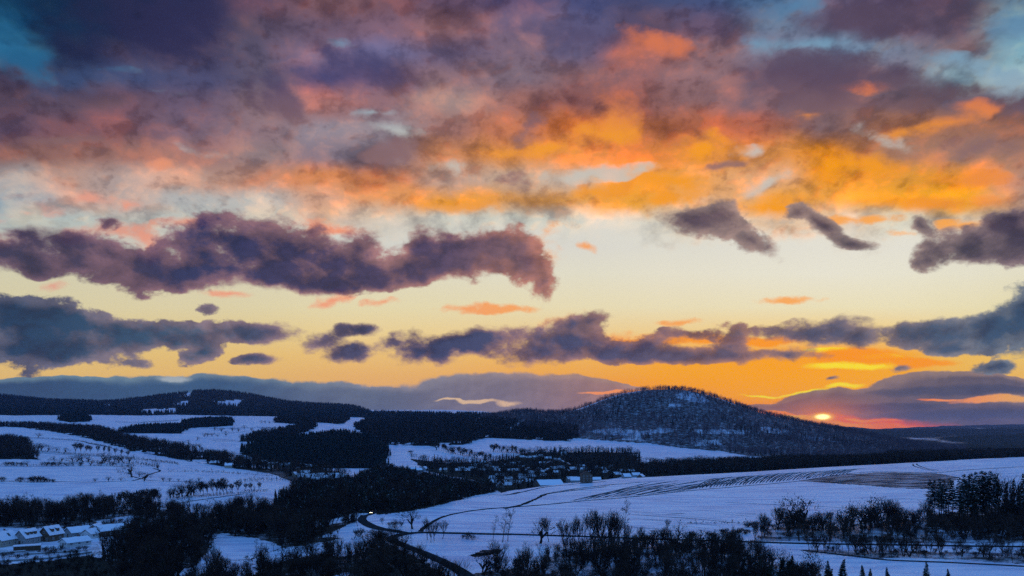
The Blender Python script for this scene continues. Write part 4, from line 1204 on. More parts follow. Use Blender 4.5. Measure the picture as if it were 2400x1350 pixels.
for q in ((398, 1167, 1140), (407, 1166, 1134), (418, 1166, 1130), (428, 1164, 1122), (436, 1163, 1117), (446, 1161, 1115), (455, 1161, 1128), (414, 1168, 1142), (440, 1166, 1135), (400, 1168, 1145)):
    one(*q, 'oak', 'bare tree in the rounded clump by the sloping track', 'rounded clump on the left snow field')
for q in ((470, 1163, 1135), (478, 1162, 1125), (487, 1161, 1130), (500, 1160, 1121), (508, 1161, 1126), (515, 1159, 1117), (524, 1160, 1130), (533, 1158, 1129), (545, 1156, 1132), (560, 1157, 1121), (575, 1151, 1131), (590, 1153, 1129), (605, 1150, 1128)):
    one(*q, 'ash', 'bare tree in the long clump above the sloping track on the left', 'long clump above the sloping track')
one(57, 1222, 1150, 'birch', 'tall dark tree towering over the left tree belt above the houses')
one(66, 1224, 1158, 'birch', 'second tall tree leaning against the towering one in the left belt')
for q in ((8, 1222, 1172), (20, 1225, 1178), (100, 1225, 1185), (120, 1222, 1178), (135, 1220, 1172), (150, 1222, 1182), (165, 1218, 1180), (180, 1215, 1178)):
    one(*q, 'ash', 'bare tree in the left end of the belt above the houses', 'left end of the tree belt')
for q in ((188, 1206, 1160), (200, 1200, 1151), (220, 1198, 1151), (241, 1197, 1154), (260, 1192, 1154)):
    one(*q, 'ash', 'spaced bare tree in the middle of the left belt', 'spaced trees of the left belt')
for q in ((275, 1184, 1157), (283, 1184, 1154), (295, 1183, 1151), (303, 1183, 1152), (312, 1182, 1149), (325, 1182, 1145), (333, 1182, 1144), (341, 1182, 1142), (350, 1182, 1143), (358, 1181, 1144), (365, 1181, 1147), (373, 1181, 1152)):
    one(*q, 'ash', 'bare tree in the dense row of the left belt', 'dense row of the left belt')
for q in ((80, 1057, 1040), (88, 1057, 1037), (96, 1057, 1040), (111, 1059, 1045), (130, 1059, 1048), (152, 1062, 1050)):
    one(*q, 'oak', 'round bare tree in the loose row at the upper left', 'loose row at the upper left', 900)
for q in ((178, 1064, 1040), (189, 1064, 1042), (201, 1063, 1046), (213, 1063, 1047), (227, 1063, 1046), (243, 1064, 1048), (256, 1066, 1050), (270, 1068, 1052), (284, 1070, 1055), (298, 1073, 1058)):
    one(*q, 'ash', 'tree in the straight row at the upper left', 'straight row at the upper left', 900)
for q in ((17, 1092, 1083), (26, 1092, 1082), (35, 1092, 1083), (50, 1092, 1084), (66, 1093, 1080), (98, 1092, 1082), (108, 1092, 1083), (120, 1092, 1083), (133, 1092, 1083), (144, 1091, 1080), (158, 1092, 1084), (172, 1092, 1080), (188, 1092, 1083), (211, 1092, 1078), (236, 1091, 1082), (262, 1092, 1084)):
    one(*q, 'shrub' if q[1] - q[2] < 10 else 'oak', 'low tree in the lower left hedgerow', 'lower hedgerow on the left', 700)
for q in ((128, 1080, 1070), (144, 1082, 1072), (170, 1082, 1067), (180, 1082, 1068), (195, 1083, 1066), (208, 1083, 1067), (237, 1086, 1063), (244, 1086, 1070), (255, 1083, 1070), (266, 1083, 1068), (278, 1084, 1069), (290, 1085, 1068), (302, 1086, 1068)):
    one(*q, 'oak', 'tree in the middle hedgerow of the left snow fields', 'middle hedgerow on the left', 800)
one(89, 1026, 1015, 'oak', 'lone round tree in the topmost left snow field', None, 1200)
for q in ((478, 1024, 1015), (486, 1023, 1014), (497, 1023, 1014), (461, 1032, 1024), (469, 1051, 1039), (441, 1041, 1032), (511, 1024, 1018), (530, 1022, 1015), (502, 1009, 1000), (519, 1012, 1001), (544, 1011, 1001), (530, 1016, 1010), (560, 1012, 1003), (590, 1010, 1002), (573, 1005, 997), (613, 1012, 1001), (620, 1012, 1001), (628, 1012, 1001), (638, 1012, 1003), (652, 1013, 1004), (662, 1012, 1002), (622, 992, 986), (612, 992, 986), (632, 993, 987)):
    one(*q, 'oak', 'small tree on the far snow pasture', 'trees scattered on the far pasture', 1500)
for k in range(24):
    f = k / 23.0; px = 1024 + 126 * f; py = 1055 + 26 * f + random.uniform(-1, 1)
    one(px, py, py - random.uniform(13, 19), random.choice(('oak', 'ash')), 'tree in the slanting hedgerow between snow fields', 'slanting hedgerow above the village', 1300)
for k in range(16):
    px = 1150 + 78 * k / 15.0; py = 1058 + 5 * k / 15
    one(px, py, py - random.uniform(11, 17), random.choice(('oak', 'ash')), 'tree in the hedgerow under the uppermost village field', 'upper hedgerow behind the village', 1300)
for k in range(12):
    px = 1232 + 100 * k / 11.0; py = 1066 + random.uniform(-2, 2)
    one(px, py, py - random.uniform(9, 14), 'oak', 'tree at the back edge of the village below the snow field', 'back edge of the village', 1300)
for q in ((1513, 1080, 1072), (1524, 1082, 1071), (1532, 1083, 1071), (1541, 1084, 1074), (1550, 1084, 1074), (1562, 1085, 1073), (1571, 1085, 1072), (1580, 1085, 1075), (1590, 1086, 1074), (1597, 1086, 1073), (1615, 1086, 1071), (1622, 1086, 1069), (1634, 1087, 1068), (1640, 1087, 1071)):
    one(*q, 'oak', 'bare tree in the gapped row right of the village', 'gapped row right of the village', 1200)
for q in ((1655, 1092, 1083), (1664, 1092, 1084), (1675, 1092, 1084), (1690, 1092, 1085), (1470, 1066, 1060), (1480, 1066, 1061), (1490, 1067, 1060), (1270, 1060, 1052)):
    one(*q, 'shrub', 'dark bush on the field edge beyond the village', 'bushes right of the village', 1200)
one(987, 1090, 1077, 'oak', 'lone round tree on the snow field above the village woods', None, 1300)
one(1076, 1081, 1070, 'oak', 'lone pale tree on the snow field below the slanting hedgerow', None, 1300)
one(963, 1063, 1056, 'shrub', 'dark bush alone on the crest of the small snow field above the village', None, 1300)
for q in ((1007, 1087, 1081), (1016, 1087, 1081), (1024, 1087, 1080), (1034, 1086, 1080), (1042, 1085, 1079), (1052, 1084, 1078)):
    one(*q, 'shrub', 'bush in the short curved line above the village', 'short curved line of bushes', 1300)
one(1866, 1238, 1160, 'oak', 'left tree of the tall rounded pair at the right field edge')
one(1897, 1241, 1155, 'oak', 'right tree of the tall rounded pair at the right field edge')
for q in ((1822, 1240, 1199), (1930, 1242, 1187), (1948, 1242, 1194), (1981, 1247, 1171), (1992, 1246, 1180), (2003, 1242, 1176), (2018, 1240, 1184), (2030, 1238, 1171), (2044, 1238, 1168), (2056, 1238, 1156), (2066, 1237, 1162), (2078, 1237, 1163), (2096, 1233, 1166), (2108, 1230, 1176), (2122, 1226, 1181), (2139, 1225, 1189), (2150, 1222, 1194), (2160, 1221, 1186)):
    one(*q, random.choice(('ash', 'oak')), 'bare tree in the long row before the pines', 'bare row before the pines')
for q in ((2180, 1218, 1122), (2190, 1219, 1125), (2201, 1219, 1119), (2212, 1219, 1123), (2224, 1219, 1118), (2233, 1220, 1125), (2206, 1224, 1132)):
    one(*q, 'pine', 'tall dark pine in the smaller left stand', 'left pine stand')
for q in ((2248, 1228, 1116), (2259, 1230, 1109), (2268, 1231, 1112), (2277, 1231, 1107), (2290, 1232, 1104), (2302, 1233, 1101), (2313, 1233, 1104), (2324, 1231, 1101), (2333, 1230, 1108), (2284, 1236, 1118), (2308, 1236, 1114), (2262, 1236, 1122)):
    one(*q, 'pine', 'tall dark pine in the larger right stand', 'right pine stand')
one(2348, 1228, 1096, 'ash', 'tall bare tree right behind the larger pine stand')
one(2367, 1226, 1106, 'ash', 'second bare tree right of the larger pine stand')
for q in ((2357, 1224, 1128), (2376, 1222, 1124), (2388, 1222, 1136), (2398, 1218, 1108)):
    one(*q, 'spruce', 'slim dark spruce among bare trees at the right edge', 'slim spruces at the right edge')
one(2172, 1366, 1316, 'spruce', 'small pointed spruce in front of the blue snow strip, right of the bottom edge')
one(2222, 1368, 1332, 'spruce', 'smallest spruce tip beside the pointed spruce at the bottom right')
for q in ((2022, 1380, 1324), (2040, 1380, 1332), (1975, 1386, 1309), (2078, 1378, 1330)):
    one(*q, 'spruce', 'dark spruce before the blue snow strip at the bottom edge', 'bottom edge spruces')
for q in ((1096, 1264, 1245), (1108, 1265, 1252), (926, 1236, 1217), (940, 1234, 1222), (842, 1258, 1235), (835, 1256, 1242), (1085, 1262, 1252), (915, 1234, 1222), (885, 1262, 1236), (895, 1272, 1240)):
    one(*q, 'shrub', 'bare shrub on the snow beside the winding road', 'shrubs beside the winding road')
for k in range(26):
    px = 1610 + 150 * random.random(); py = 1256 + random.uniform(-6, 6) - (px - 1610) * 0.03
    one(px, py, py - random.uniform(7, 14), 'shrub', 'dark shrub in the strip under the big field', 'rough strip shrubs')
for k in range(16):
    px = 1745 + 190 * random.random(); py = 1236 - (px - 1745) * 0.02 + random.uniform(-4, 4)
    one(px, py, py - random.uniform(8, 14), 'shrub', 'dark shrub along the field edge below the rounded pair', 'field edge shrubs')

# ---- hedges: each one a thing, stems below and a tangle of twigs above
def hedge(pts, hgt, label, ymin=500, gap=1.6):
    P = [spot(p[0], p[1], ymin) for p in pts]
    e = empty('hedge', P[0]); tag(e, label, 'hedge', None)
    gs = G(); gc = G(); r = random.Random(int(pts[0][0] * 7 + pts[0][1]))
    for a, b in zip(P[:-1], P[1:]):
        n = max(1, int((b - a).length / gap))
        for i in range(n):
            q = a.lerp(b, (i + r.random()) / n); q.x += r.gauss(0, .7); q.y += r.gauss(0, .7)
            q.z = gz_xy(q.x, q.y)
            if r.random() < 0.12: continue
            q = q - P[0]; h = hgt * r.uniform(.45, 1.25) * (1.9 if r.random() < .08 else 1)
            gs.tube(q - Vector((0, 0, .2)), q + Vector((r.gauss(0, .2), r.gauss(0, .2), h * .6)), 0.09, 0.05, 3)
            for k in range(9):
                c = q + Vector((r.gauss(0, .7), r.gauss(0, .7), h * r.uniform(.15, .75))); d = Vector((r.gauss(0, .5), r.gauss(0, .5), 1)).normalized() * h * r.uniform(.25, .5)
                s = d.cross(Vector((r.gauss(0, 1), r.gauss(0, 1), .2))).normalized() * r.uniform(.10, .24)
                gc.face((c - s, c + s, c + d))
    tag(gs.build('stems', [M_BARK], e), kind='stuff'); tag(gc.build('crown', [M_TWIG], e), kind='stuff')


for pts, h_, lab in (
    ([(-60, 1091), (60, 1092), (190, 1092), (300, 1094)], 3.0, 'long low hedge across the lower left snow fields'),
    ([(20, 1130), (75, 1131), (130, 1131)], 3.0, 'short dark hedge at the left edge of the lowest left field'),
    ([(112, 1080), (200, 1083), (310, 1087)], 4.0, 'hedge under the middle row of trees on the left fields'),
    ([(312, 1089), (340, 1091), (368, 1096), (372, 1100)], 6.5, 'tall bushy hedge behind the dark solitary tree on the left'),
    ([(296, 1075), (340, 1080), (420, 1090)], 4.5, 'hedge sloping towards the valley belt on the left'),
    ([(70, 1060), (130, 1062), (180, 1066), (300, 1076)], 4.0, 'hedge beneath the straight row of trees at the upper left'),
    ([(0, 1024), (60, 1027), (120, 1029), (190, 1035), (262, 1050)], 3.0, 'faint hedge dividing the two topmost left fields'),
    ([(395, 1106), (470, 1107), (560, 1112), (640, 1117)], 3.5, 'thin hedge crossing the wide left field right of the zigzag track'),
    ([(410, 1172), (470, 1166), (560, 1158), (630, 1152)], 4.0, 'bushy hedge beside the sloping track on the left'),
    ([(270, 990), (330, 992), (420, 986)], 5.0, 'distant hedge between the far left snow fields'),
    ([(470, 1005), (560, 1004), (668, 1003)], 3.5, 'thin hedge along the top of the far pasture'),
    ([(500, 1018), (560, 1014), (640, 1012)], 3.0, 'broken hedge across the middle of the far pasture'),
    ([(560, 1131), (620, 1128), (690, 1127), (740, 1134)], 5.0, 'hedge between the left field and the hamlet'),
    ([(600, 1109), (650, 1106), (700, 1106)], 4.0, 'hedge behind the small field by the hamlet'),
    ([(700, 1024), (740, 1018), (800, 1008)], 4.0, 'hedge slanting over the bright strip above the knoll'),
    ([(60, 999), (150, 1002), (240, 1009), (330, 1016)], 5.0, 'ragged hedge through the far upper left hamlet'),
    ([(1640, 1093), (1700, 1092), (1760, 1086)], 4.0, 'hedge at the end of the snow field below the big hill'),
    ([(1010, 1088), (1060, 1080), (1085, 1084)], 3.0, 'low hedge curving over the small field above the village'),
    ([(1745, 1239), (1800, 1236), (1880, 1234)], 2.0, 'hedge along the field edge left of the rounded pair'),
    ([(1590, 1262), (1680, 1258), (1770, 1256)], 2.0, 'weedy hedge in the strip above the straight road'),
    ([(905, 1207), (1000, 1186), (1100, 1169)], 2.5, 'scrubby hedge along the wood edge of the big field')):
    hedge(pts, h_, lab)

NB_BARE = NB_FIR = NB_SHRUB = 0


def plant(pos, H, st, label, group, rz=None, wide=1.0):
    """one tree of its own: an empty at its foot, a trunk and a crown"""
    global NB_BARE, NB_FIR, NB_SHRUB
    if st == 'shrub':
        a, b = SHRUB[random.randrange(3)]; nm, cat, hh = 'shrub', 'shrub', 4.0; NB_SHRUB += 1
    elif st in ('spruce', 'pine'):
        a, b = FIR[random.choice((0, 1, 2) if st == 'spruce' else (3, 4, 5))]; nm, cat, hh = st + '_tree', 'conifer', 18.0; NB_FIR += 1
    else:
        a, b = (FIELD if pos.y > 640 else BARE)[random.choice(BYSTYLE[st])]; nm, cat, hh = 'birch_tree' if st == 'birch' else 'bare_tree', 'bare tree', 15.0; NB_BARE += 1
    e = empty(nm, pos, random.uniform(0, 6.28) if rz is None else rz, H / hh)
    if wide != 1.0: e.scale = (H / hh * wide, H / hh * wide, H / hh)
    tag(e, label, cat, group)
    link('trunk' if st != 'shrub' else 'stems', a, e); link('crown', b, e)
    return e


ORDN = ('first second third fourth fifth sixth seventh eighth ninth tenth eleventh twelfth thirteenth fourteenth fifteenth sixteenth seventeenth eighteenth nineteenth '
        'twentieth twenty-first twenty-second twenty-third twenty-fourth twenty-fifth twenty-sixth').split()
byg = {}
for i, q in enumerate(ONE):
    if q[5]: byg.setdefault(q[5], []).append(i)
for gname, ids_ in byg.items():
    ids_.sort(key=lambda i: ONE[i][0])
    for n_, i in enumerate(ids_):
        q = list(ONE[i])
        if n_ < len(ORDN): q[4] = ORDN[n_] + ' from left, ' + q[4]
        ONE[i] = tuple(q)
for px, b, tp, st, label, group, ymin in ONE:
    p = spot(px, b, ymin)
    H = max(2.0, (b - tp) * p.y / F) * (1.25 if p.y > 900 else 1.0)
    plant(p, H, st, label, group, wide=(1.5 if p.y > 900 else 1.2) if st in ('oak', 'shrub') else (1.5 if st == 'spruce' and b > 1300 else 1.0))

# ---- the woods. near stands: the trees that show largest stand singly, the rest is one mass
NEAR = {'left_belt': (1 / 42., 13, 'bare tree in the dark middle of the belt behind the houses', 'belt behind the houses'),
        'left_bottom': (1 / 34., 13, 'bare tree in the dense dark wood right of the houses', 'dense wood right of the houses'),
        'house_trees': (1 / 26., 6.0, 'low bare tree between the houses and the belt behind', 'trees behind the gabled houses'),
        'left_low': (1 / 26., 4.0, 'low bare tree in the scrub below the garden wall', 'scrub below the garden wall'),
        'thicket': (1 / 34., 10.5, 'bare tree in the snowy thicket at the bottom left', 'thicket at the bottom left'),
        'right_belt': (1 / 55., 11, 'bare tree in the dark strip between the road and the right field', 'strip above the road on the right'),
        'right_tangle': (1 / 40., 12, 'bare tree in the tangle below the larger pine stand', 'tangle below the pines'),
        'road_belt': (1 / 40., 9, 'bare tree in the strip between the road and the blue snow', 'strip below the road on the right'),
        'front_wood': (1 / 30., 14, 'bare tree in the wood at the bottom centre below the road', 'wood at the bottom centre'),
        'front_middle': (1 / 36., 11, 'bare tree in the wood edge right of the winding road', 'wood edge by the winding road')}
cand = []
for nm, (dens, hh, label, group) in NEAR.items():
    P, px = sample_area(wood_mask(nm), dens, 2600)
    k = off_lanes(P); P = P[k]; px = px[k]
    hs = hh * RNG.uniform(0.6, 1.25, len(P))
    if nm == 'front_wood':            # lower growth towards the right
        hs *= np.interp(px, [1280, 1460, 1520, 1900], [0.64, 0.66, 0.7, 0.66])
    for i in range(len(P)):
        cand.append((P[i], px[i], hs[i], label, group, hs[i] / P[i][1]))
inview = [c for c in cand if 0 < c[1] < 2400 and H0 - (c[0][2] + c[2] * 0.7) * F / c[0][1] < 1350]
inview.sort(key=lambda c: -c[5])
room = max(0, 296 - NB_BARE)
solo = inview[:room]
ids = set(id(c) for c in solo)
byst = {}
for c in solo: byst.setdefault(c[4], []).append(c)
for gname, cs in byst.items():
    cs.sort(key=lambda c: c[1])
    nch = -(-len(cs) // 16)
    parts_ = {1: ('',), 2: ('left half of the ', 'right half of the '), 3: ('left third of the ', 'middle of the ', 'right third of the ')}.get(nch, tuple(o_ + ' part of the ' for o_ in ORDN[:nch]))
    per = -(-len(cs) // nch)
    for i, c in enumerate(cs):
        lab = '%s front tree from left, %s%s' % (ORDN[i % per], parts_[i // per], gname)
        plant(Vector(c[0]), c[2], random.choice(('ash', 'ash', 'stems', 'stems', 'oak', 'birch')), lab, gname)
rest = [c for c in cand if id(c) not in ids]
# undergrowth and the valley floor trees belong to the same mass
for nm, dens, hh in (('valley', 1 / 42., 12), ):
    P, px = sample_area(wood_mask(nm), dens, 5200)
    P = P[off_lanes(P)]
    rest += [(P[i], 0, hh * random.uniform(.6, 1.2), '', '', 0) for i in range(len(P))]
scatter('bare_woodland', NG_BARE, np.array([c[0] for c in rest]), np.array([c[2] for c in rest]) / 15.0, 10, 'dark mass of leafless trees filling the near woods and the valley')
SP = []
for nm in list(NEAR) + ['valley', 'right_firs']:
    P, px = sample_area(wood_mask(nm), 1 / 70., 1500)
    SP.append(P[off_lanes(P, 4, 4)])
SP = np.vstack(SP)
scatter('undergrowth', NG_SHRUB, SP, RNG.uniform(0.3, 1.0, len(SP)), 3, 'tangled bare undergrowth beneath the near trees')
# fir stands at the right and in the valley
P, px = sample_area(wood_mask('right_firs'), 1 / 60., 18)
o_ = [i for i in np.argsort(px) if px[i] < 2420]
for n_, i in enumerate(o_):
    plant(Vector(P[i]), random.uniform(7, 15), random.choice(('spruce', 'pine')), ORDN[n_] + ' from the left, low dark conifer at the foot of the pine stands', 'conifers below the pine stands')
P, px = sample_area(wood_mask('front_firs'), 1 / 60., 34)
o_ = [i for i in np.argsort(px) if 1660 < px[i] < 2100 and P[i][1] < 305 and P[i][1] > 265][:24]
for n_, i in enumerate(o_):
    plant(Vector(P[i]), random.uniform(7, 11), 'spruce', ORDN[n_] + ' young spruce from the left before the wood at the bottom edge', 'young spruces at the bottom edge', wide=1.5)

rows_ = []
for nm, dens in (('valley', 1 / 120.), ('left_bottom', 1 / 260.), ('village_trees', 1 / 600.), ('hamlet_trees', 1 / 800.), ('hillfoot', 1 / 160.), ('far_right', 1 / 160.), ('left_copse', 1 / 140.), ('diagonal', 1 / 170.)):
    P, px = sample_area(wood_mask(nm), dens, 2500)
    rows_.append(P[off_lanes(P)])
P = np.vstack(rows_)
scatter('dark_conifers', NG_FIR, P, RNG.uniform(0.45, 0.9, len(P)), 3, 'dark conifers mixed through the valley woods and villages')
# far woods
def far_wood(name, ng, nm, dens, cap, s0, s1, npick, label):
    P, px = sample_area(wood_mask(nm), dens, cap)
    if len(P): scatter(name, ng, P, RNG.uniform(s0, s1, len(P)), npick, label)


far_wood('fir_forest', NG_FFIR, 'knoll', 1 / 42., 9000, 0.7, 1.2, 4, 'dark fir forest on the knoll left of the village')
far_wood('fir_forest', NG_FFIR, 'ridge_wood', 1 / 60., 6000, 0.8, 1.2, 4, 'dark wood along the low ridge between far snow fields')
far_wood('fir_forest', NG_FFIR, 'small_wood', 1 / 50., 3000, 0.8, 1.2, 4, 'small dark wood on the far left rise')
far_wood('hill_forest', NG_HILL, 'hill', 1 / 85., 22000, 0.7, 1.15, 5, 'purple brown leafless forest covering the big hill')
P, px = sample_area(wood_mask('hill'), 1 / 420., 4000)
nfx = fbm2(P[:, 0] / 160 + 40, P[:, 1] / 200 + 40, 77, 3); P = P[nfx > 0.03]
scatter('hill_conifers', NG_FFIR, P, RNG.uniform(0.6, 1.0, len(P)), 4, 'dark conifers in patches through the forest on the big hill')
for nm, lab in (('diagonal', 'wooded valley belt running diagonally across the left fields'), ('left_copse', 'dark copse at the left edge among snow fields'), ('mid_wood', 'dark wood between the far pasture and the knoll'),
                ('middle_wood', 'dark forest belt below the foothill in the centre'), ('hillfoot', 'dark trees behind the ridge of the big snow field'), ('far_right', 'dark tree line on the right skyline of the field'),
                ('village_trees', 'leafless garden trees among the village houses'), ('hamlet_trees', 'leafless garden trees among the left hamlet houses')):
    far_wood('mixed_forest', NG_FBARE, nm, {'village_trees': 1 / 200., 'hamlet_trees': 1 / 230.}.get(nm, 1 / 58.), 11000, 0.6, 1.1, 5, lab)
    if nm in ('mid_wood', 'middle_wood'):
        far_wood('fir_forest', NG_FFIR, nm, 1 / 110., 6000, 0.7, 1.15, 4, 'firs in the ' + lab)
far_wood('far_forest', NG_FFIR, 'left_hills', 1 / 230., 24000, 1.0, 1.7, 4, 'distant dark forest over the left hills')
# ---------------------------------------------------------------- houses
M_WALL = [mat_simple('render_wall_%s' % n, c0, c1, 0.7, 0.9, 0.1) for n, c0, c1 in (
    ('beige', (0.30, 0.26, 0.20), (0.38, 0.33, 0.26)), ('grey', (0.24, 0.24, 0.24), (0.32, 0.31, 0.30)), ('white', (0.55, 0.54, 0.52), (0.66, 0.65, 0.63)), ('brown', (0.10, 0.07, 0.05), (0.16, 0.11, 0.08)))]
M_TILE = mat_simple('roof_tile', (0.05, 0.035, 0.030), (0.10, 0.07, 0.06), 1.5, 0.8, 0.2)
M_BRICK = mat_simple('chimney_brick', (0.12, 0.06, 0.045), (0.20, 0.11, 0.08), 3.0, 0.9, 0.1)
M_FRAME = mat_simple('window_frame', (0.55, 0.55, 0.55), (0.68, 0.68, 0.68), 2.0, 0.5, 0.4)
M_WOODT = mat_simple('timber', (0.055, 0.035, 0.022), (0.11, 0.075, 0.05), 3.0, 0.8, 0.2)
M_GLASS, t = new_mat('window_glass')
finish(t, (0.012, 0.016, 0.022, 1), 0.08, 0.6)


def snow_slab(w, l, h, rise, over=0.5, th=0.28, sag=None):
    """the two snowy roof planes, thick and slightly rounded at the eaves"""
    hw = w / 2 + over; ll = l / 2 + over; k = rise / (w / 2)
    g = G(); rr = random.Random(int(w * 91 + l * 17))
    n = 6
    for s in (-1, 1):
        for i in range(n):
            y0 = -ll + 2 * ll * i / n; y1 = -ll + 2 * ll * (i + 1) / n
            pr = []
            for y in (y0, y1):
                q = th * (0.8 + 0.4 * math.sin(y * 1.7 + s))
                pr.append([(0, y, h + rise + q + 0.12), (s * hw * .5, y, h + rise - k * hw * .5 + q * 1.1 + 0.1), (s * hw * .96, y, h + rise - k * hw * .96 + q * .8 + 0.08), (s * (hw + .02), y, h + rise - k * hw + 0.02)])
            for a in range(3):
                g.face((pr[0][a], pr[0][a + 1], pr[1][a + 1], pr[1][a]))
            if i == 0 or i == n - 1:
                p = pr[0] if i == 0 else pr[1]
                g.face(p + [(0, p[0][1], h + rise + 0.02)])
    return g


def house(pos, rz, w, l, h, rise, wall=0, label='', group=None, snow=True, chimney=1, windows=True, dormers=0, door=True, sub=True, name='house', skylight=0):
    """ridge along local Y; the gable seen is at -Y, the eaves side at +X"""
    e = empty(name, pos, rz)
    tag(e, label, name.replace('_', ' ') if name != 'farm_building' else 'barn', group)
    g = G(); hw = w / 2; hl = l / 2
    poly = [(-hw, -hl, -1.5), (hw, -hl, -1.5), (hw, -hl, h), (0, -hl, h + rise), (-hw, -hl, h)]
    g.prism(poly, (0, l, 0))
    g.build('wall', [M_WALL[wall]], e)
    k = rise / hw; ov = 0.5; hr = hw + ov; lr = hl + ov
    g = G()
    for s in (-1, 1):
        q = [(0, -lr, h + rise + 0.06), (s * hr, -lr, h - k * ov + 0.06), (s * hr, -lr, h - k * ov - 0.12), (0, -lr, h + rise - 0.12)]
        g.prism(q, (0, 2 * lr, 0))
    roof = g.build('roof', [M_TILE], e)
    if snow:
        snow_slab(w, l, h, rise, ov).build('snow_cover', [M_SNOW], roof)
    for c in range(chimney):
        g = G(); cy = hl * (0.35 if c == 0 else -0.4); cx = -0.15 * w
        g.box(cx - .35, cx + .35, cy - .35, cy + .35, h + rise * .45, h + rise + 1.0); g.box(cx - .45, cx + .45, cy - .45, cy + .45, h + rise + 1.0, h + rise + 1.12)
        ch = g.build('chimney', [M_BRICK], roof)
    for c in range(dormers):
        cy = hl * ((c + .5) / dormers * 2 - 1) * 0.75; x0 = hw * 0.30; x1 = hw * 0.78; zt = h + rise - k * x0 + 0.25
        g = G()
        g.prism([(x0 - .3, cy - .9, h + rise - k * (x0 - .3)), (x1, cy - .9, h + rise - k * x1), (x1, cy - .9, zt - .25), (x0 - .3, cy - .9, zt)], (0, 1.8, 0))
        d = g.build('dormer', [M_WALL[3]], roof)
        g = G(); g.prism([(x0 - .9, cy - 1.1, zt + .16), (x1 + .3, cy - 1.1, zt - .28), (x1 + .3, cy - 1.1, zt - .05), (x0 - .9, cy - 1.1, zt + .38)], (0, 2.2, 0))
        g.build('dormer_snow', [M_SNOW], roof)
    for c in range(skylight):
        x0 = hw * .55; cy = hl * .1; g = G()
        zz = h + rise - k * x0 + .42
        g.prism([(x0 - .7, cy, zz + k * .7), (x0 + .7, cy, zz - k * .7), (x0 + .7, cy, zz - k * .7 + .1), (x0 - .7, cy, zz + k * .7 + .1)], (0, 1.4, 0))
        g.build('skylight', [M_GLASS], roof)
    if windows:
        floors = max(1, int(h // 2.6))
        spots = []
        for fl in range(floors):
            z = 0.95 + 2.7 * fl
            for x in ((-w * .25, w * .25) if w < 10 else (-w * .32, 0, w * .32)): spots.append(('g', x, z))
            m = max(2, int(l // 3.6))
            for i in range(m): spots.append(('e', -hl + l * (i + .5) / m, z))
        if rise > 3: spots.append(('g', 0, h + 0.5))
        if door: spots.append(('d', 0, 0))
        for kd, a, z in spots:
            if kd == 'd':
                g = G(); g.box(-.55, .55, -hl - .07, -hl + .02, 0.0, 2.1); g.build('door', [M_WOODT], e); continue
            g = G(); p = G(); ww, wh = 0.62, 1.25
            if kd == 'g':
                for x0, x1, z0, z1 in ((-ww, ww, 0, .09), (-ww, ww, wh - .09, wh), (-ww, -ww + .09, .09, wh - .09), (ww - .09, ww, .09, wh - .09), (-.04, .04, .09, wh - .09)):
                    g.box(a + x0, a + x1, -hl - .06, -hl + .03, z + z0, z + z1)
                p.box(a - ww + .09, a + ww - .09, -hl - .025, -hl + .02, z + .09, z + wh - .09)
            else:
                for x0, x1, z0, z1 in ((-ww, ww, 0, .09), (-ww, ww, wh - .09, wh), (-ww, -ww + .09, .09, wh - .09), (ww - .09, ww, .09, wh - .09), (-.04, .04, .09, wh - .09)):
                    g.box(hw - .03, hw + .06, a + x0, a + x1, z + z0, z + z1)
                p.box(hw - .02, hw + .025, a - ww + .09, a + ww - .09, z + .09, z + wh - .09)
            f_ = g.build('window', [M_FRAME], e)
            p.build('pane', [M_GLASS], f_)
    return e


def at(px, py, ymin=240): return spot(px, py, ymin)


RZ = math.radians(-52)
NEARH = [
 (8, 1280, -10, 7.6, 11, 3.9, 3.9, 0, 'leftmost pale gabled house of the front row at the picture edge', 1, 0, 1, 430),
 (64, 1274, -10, 7.6, 11, 3.9, 3.9, 1, 'second gabled house of the front row, with a dark roof window', 1, 3, 0, 440),
 (120, 1267, -14, 7.6, 10, 4.1, 4.1, 3, 'third gabled house of the front row, steep brown gable', 2, 2, 0, 450),
 (176, 1278, -32, 8.4, 13, 2.3, 2.0, 2, 'low bungalow with a wide blue snowy roof in front of the others', 1, 0, 0, 410),
 (183, 1258, -34, 9, 12, 3.2, 2.6, 1, 'small house with snowy roof tucked behind the low bungalow', 1, 0, 0, 470),
 (214, 1260, -12, 7, 9, 2.8, 2.4, 2, 'pale house turned sideways behind the bungalow on its right', 1, 0, 0, 480),
 (226, 1254, 5, 8, 9, 3.4, 3.2, 1, 'steep little house between the sideways house and the dark wood', 1, 0, 0, 490),
 (258, 1255, -38, 9.5, 15, 3.6, 2.8, 3, 'rightmost house with a clean blue roof at the edge of the dark wood', 1, 0, 0, 455),
]
for px, py, rz, w, l, h, rs, wl, lab, ch, dm, sk, ym in NEARH:
    house(at(px, py), math.radians(rz), w, l, h, rs, wl, lab, 'houses at the lower left', True, ch, True, dm, True, name='house', skylight=sk)
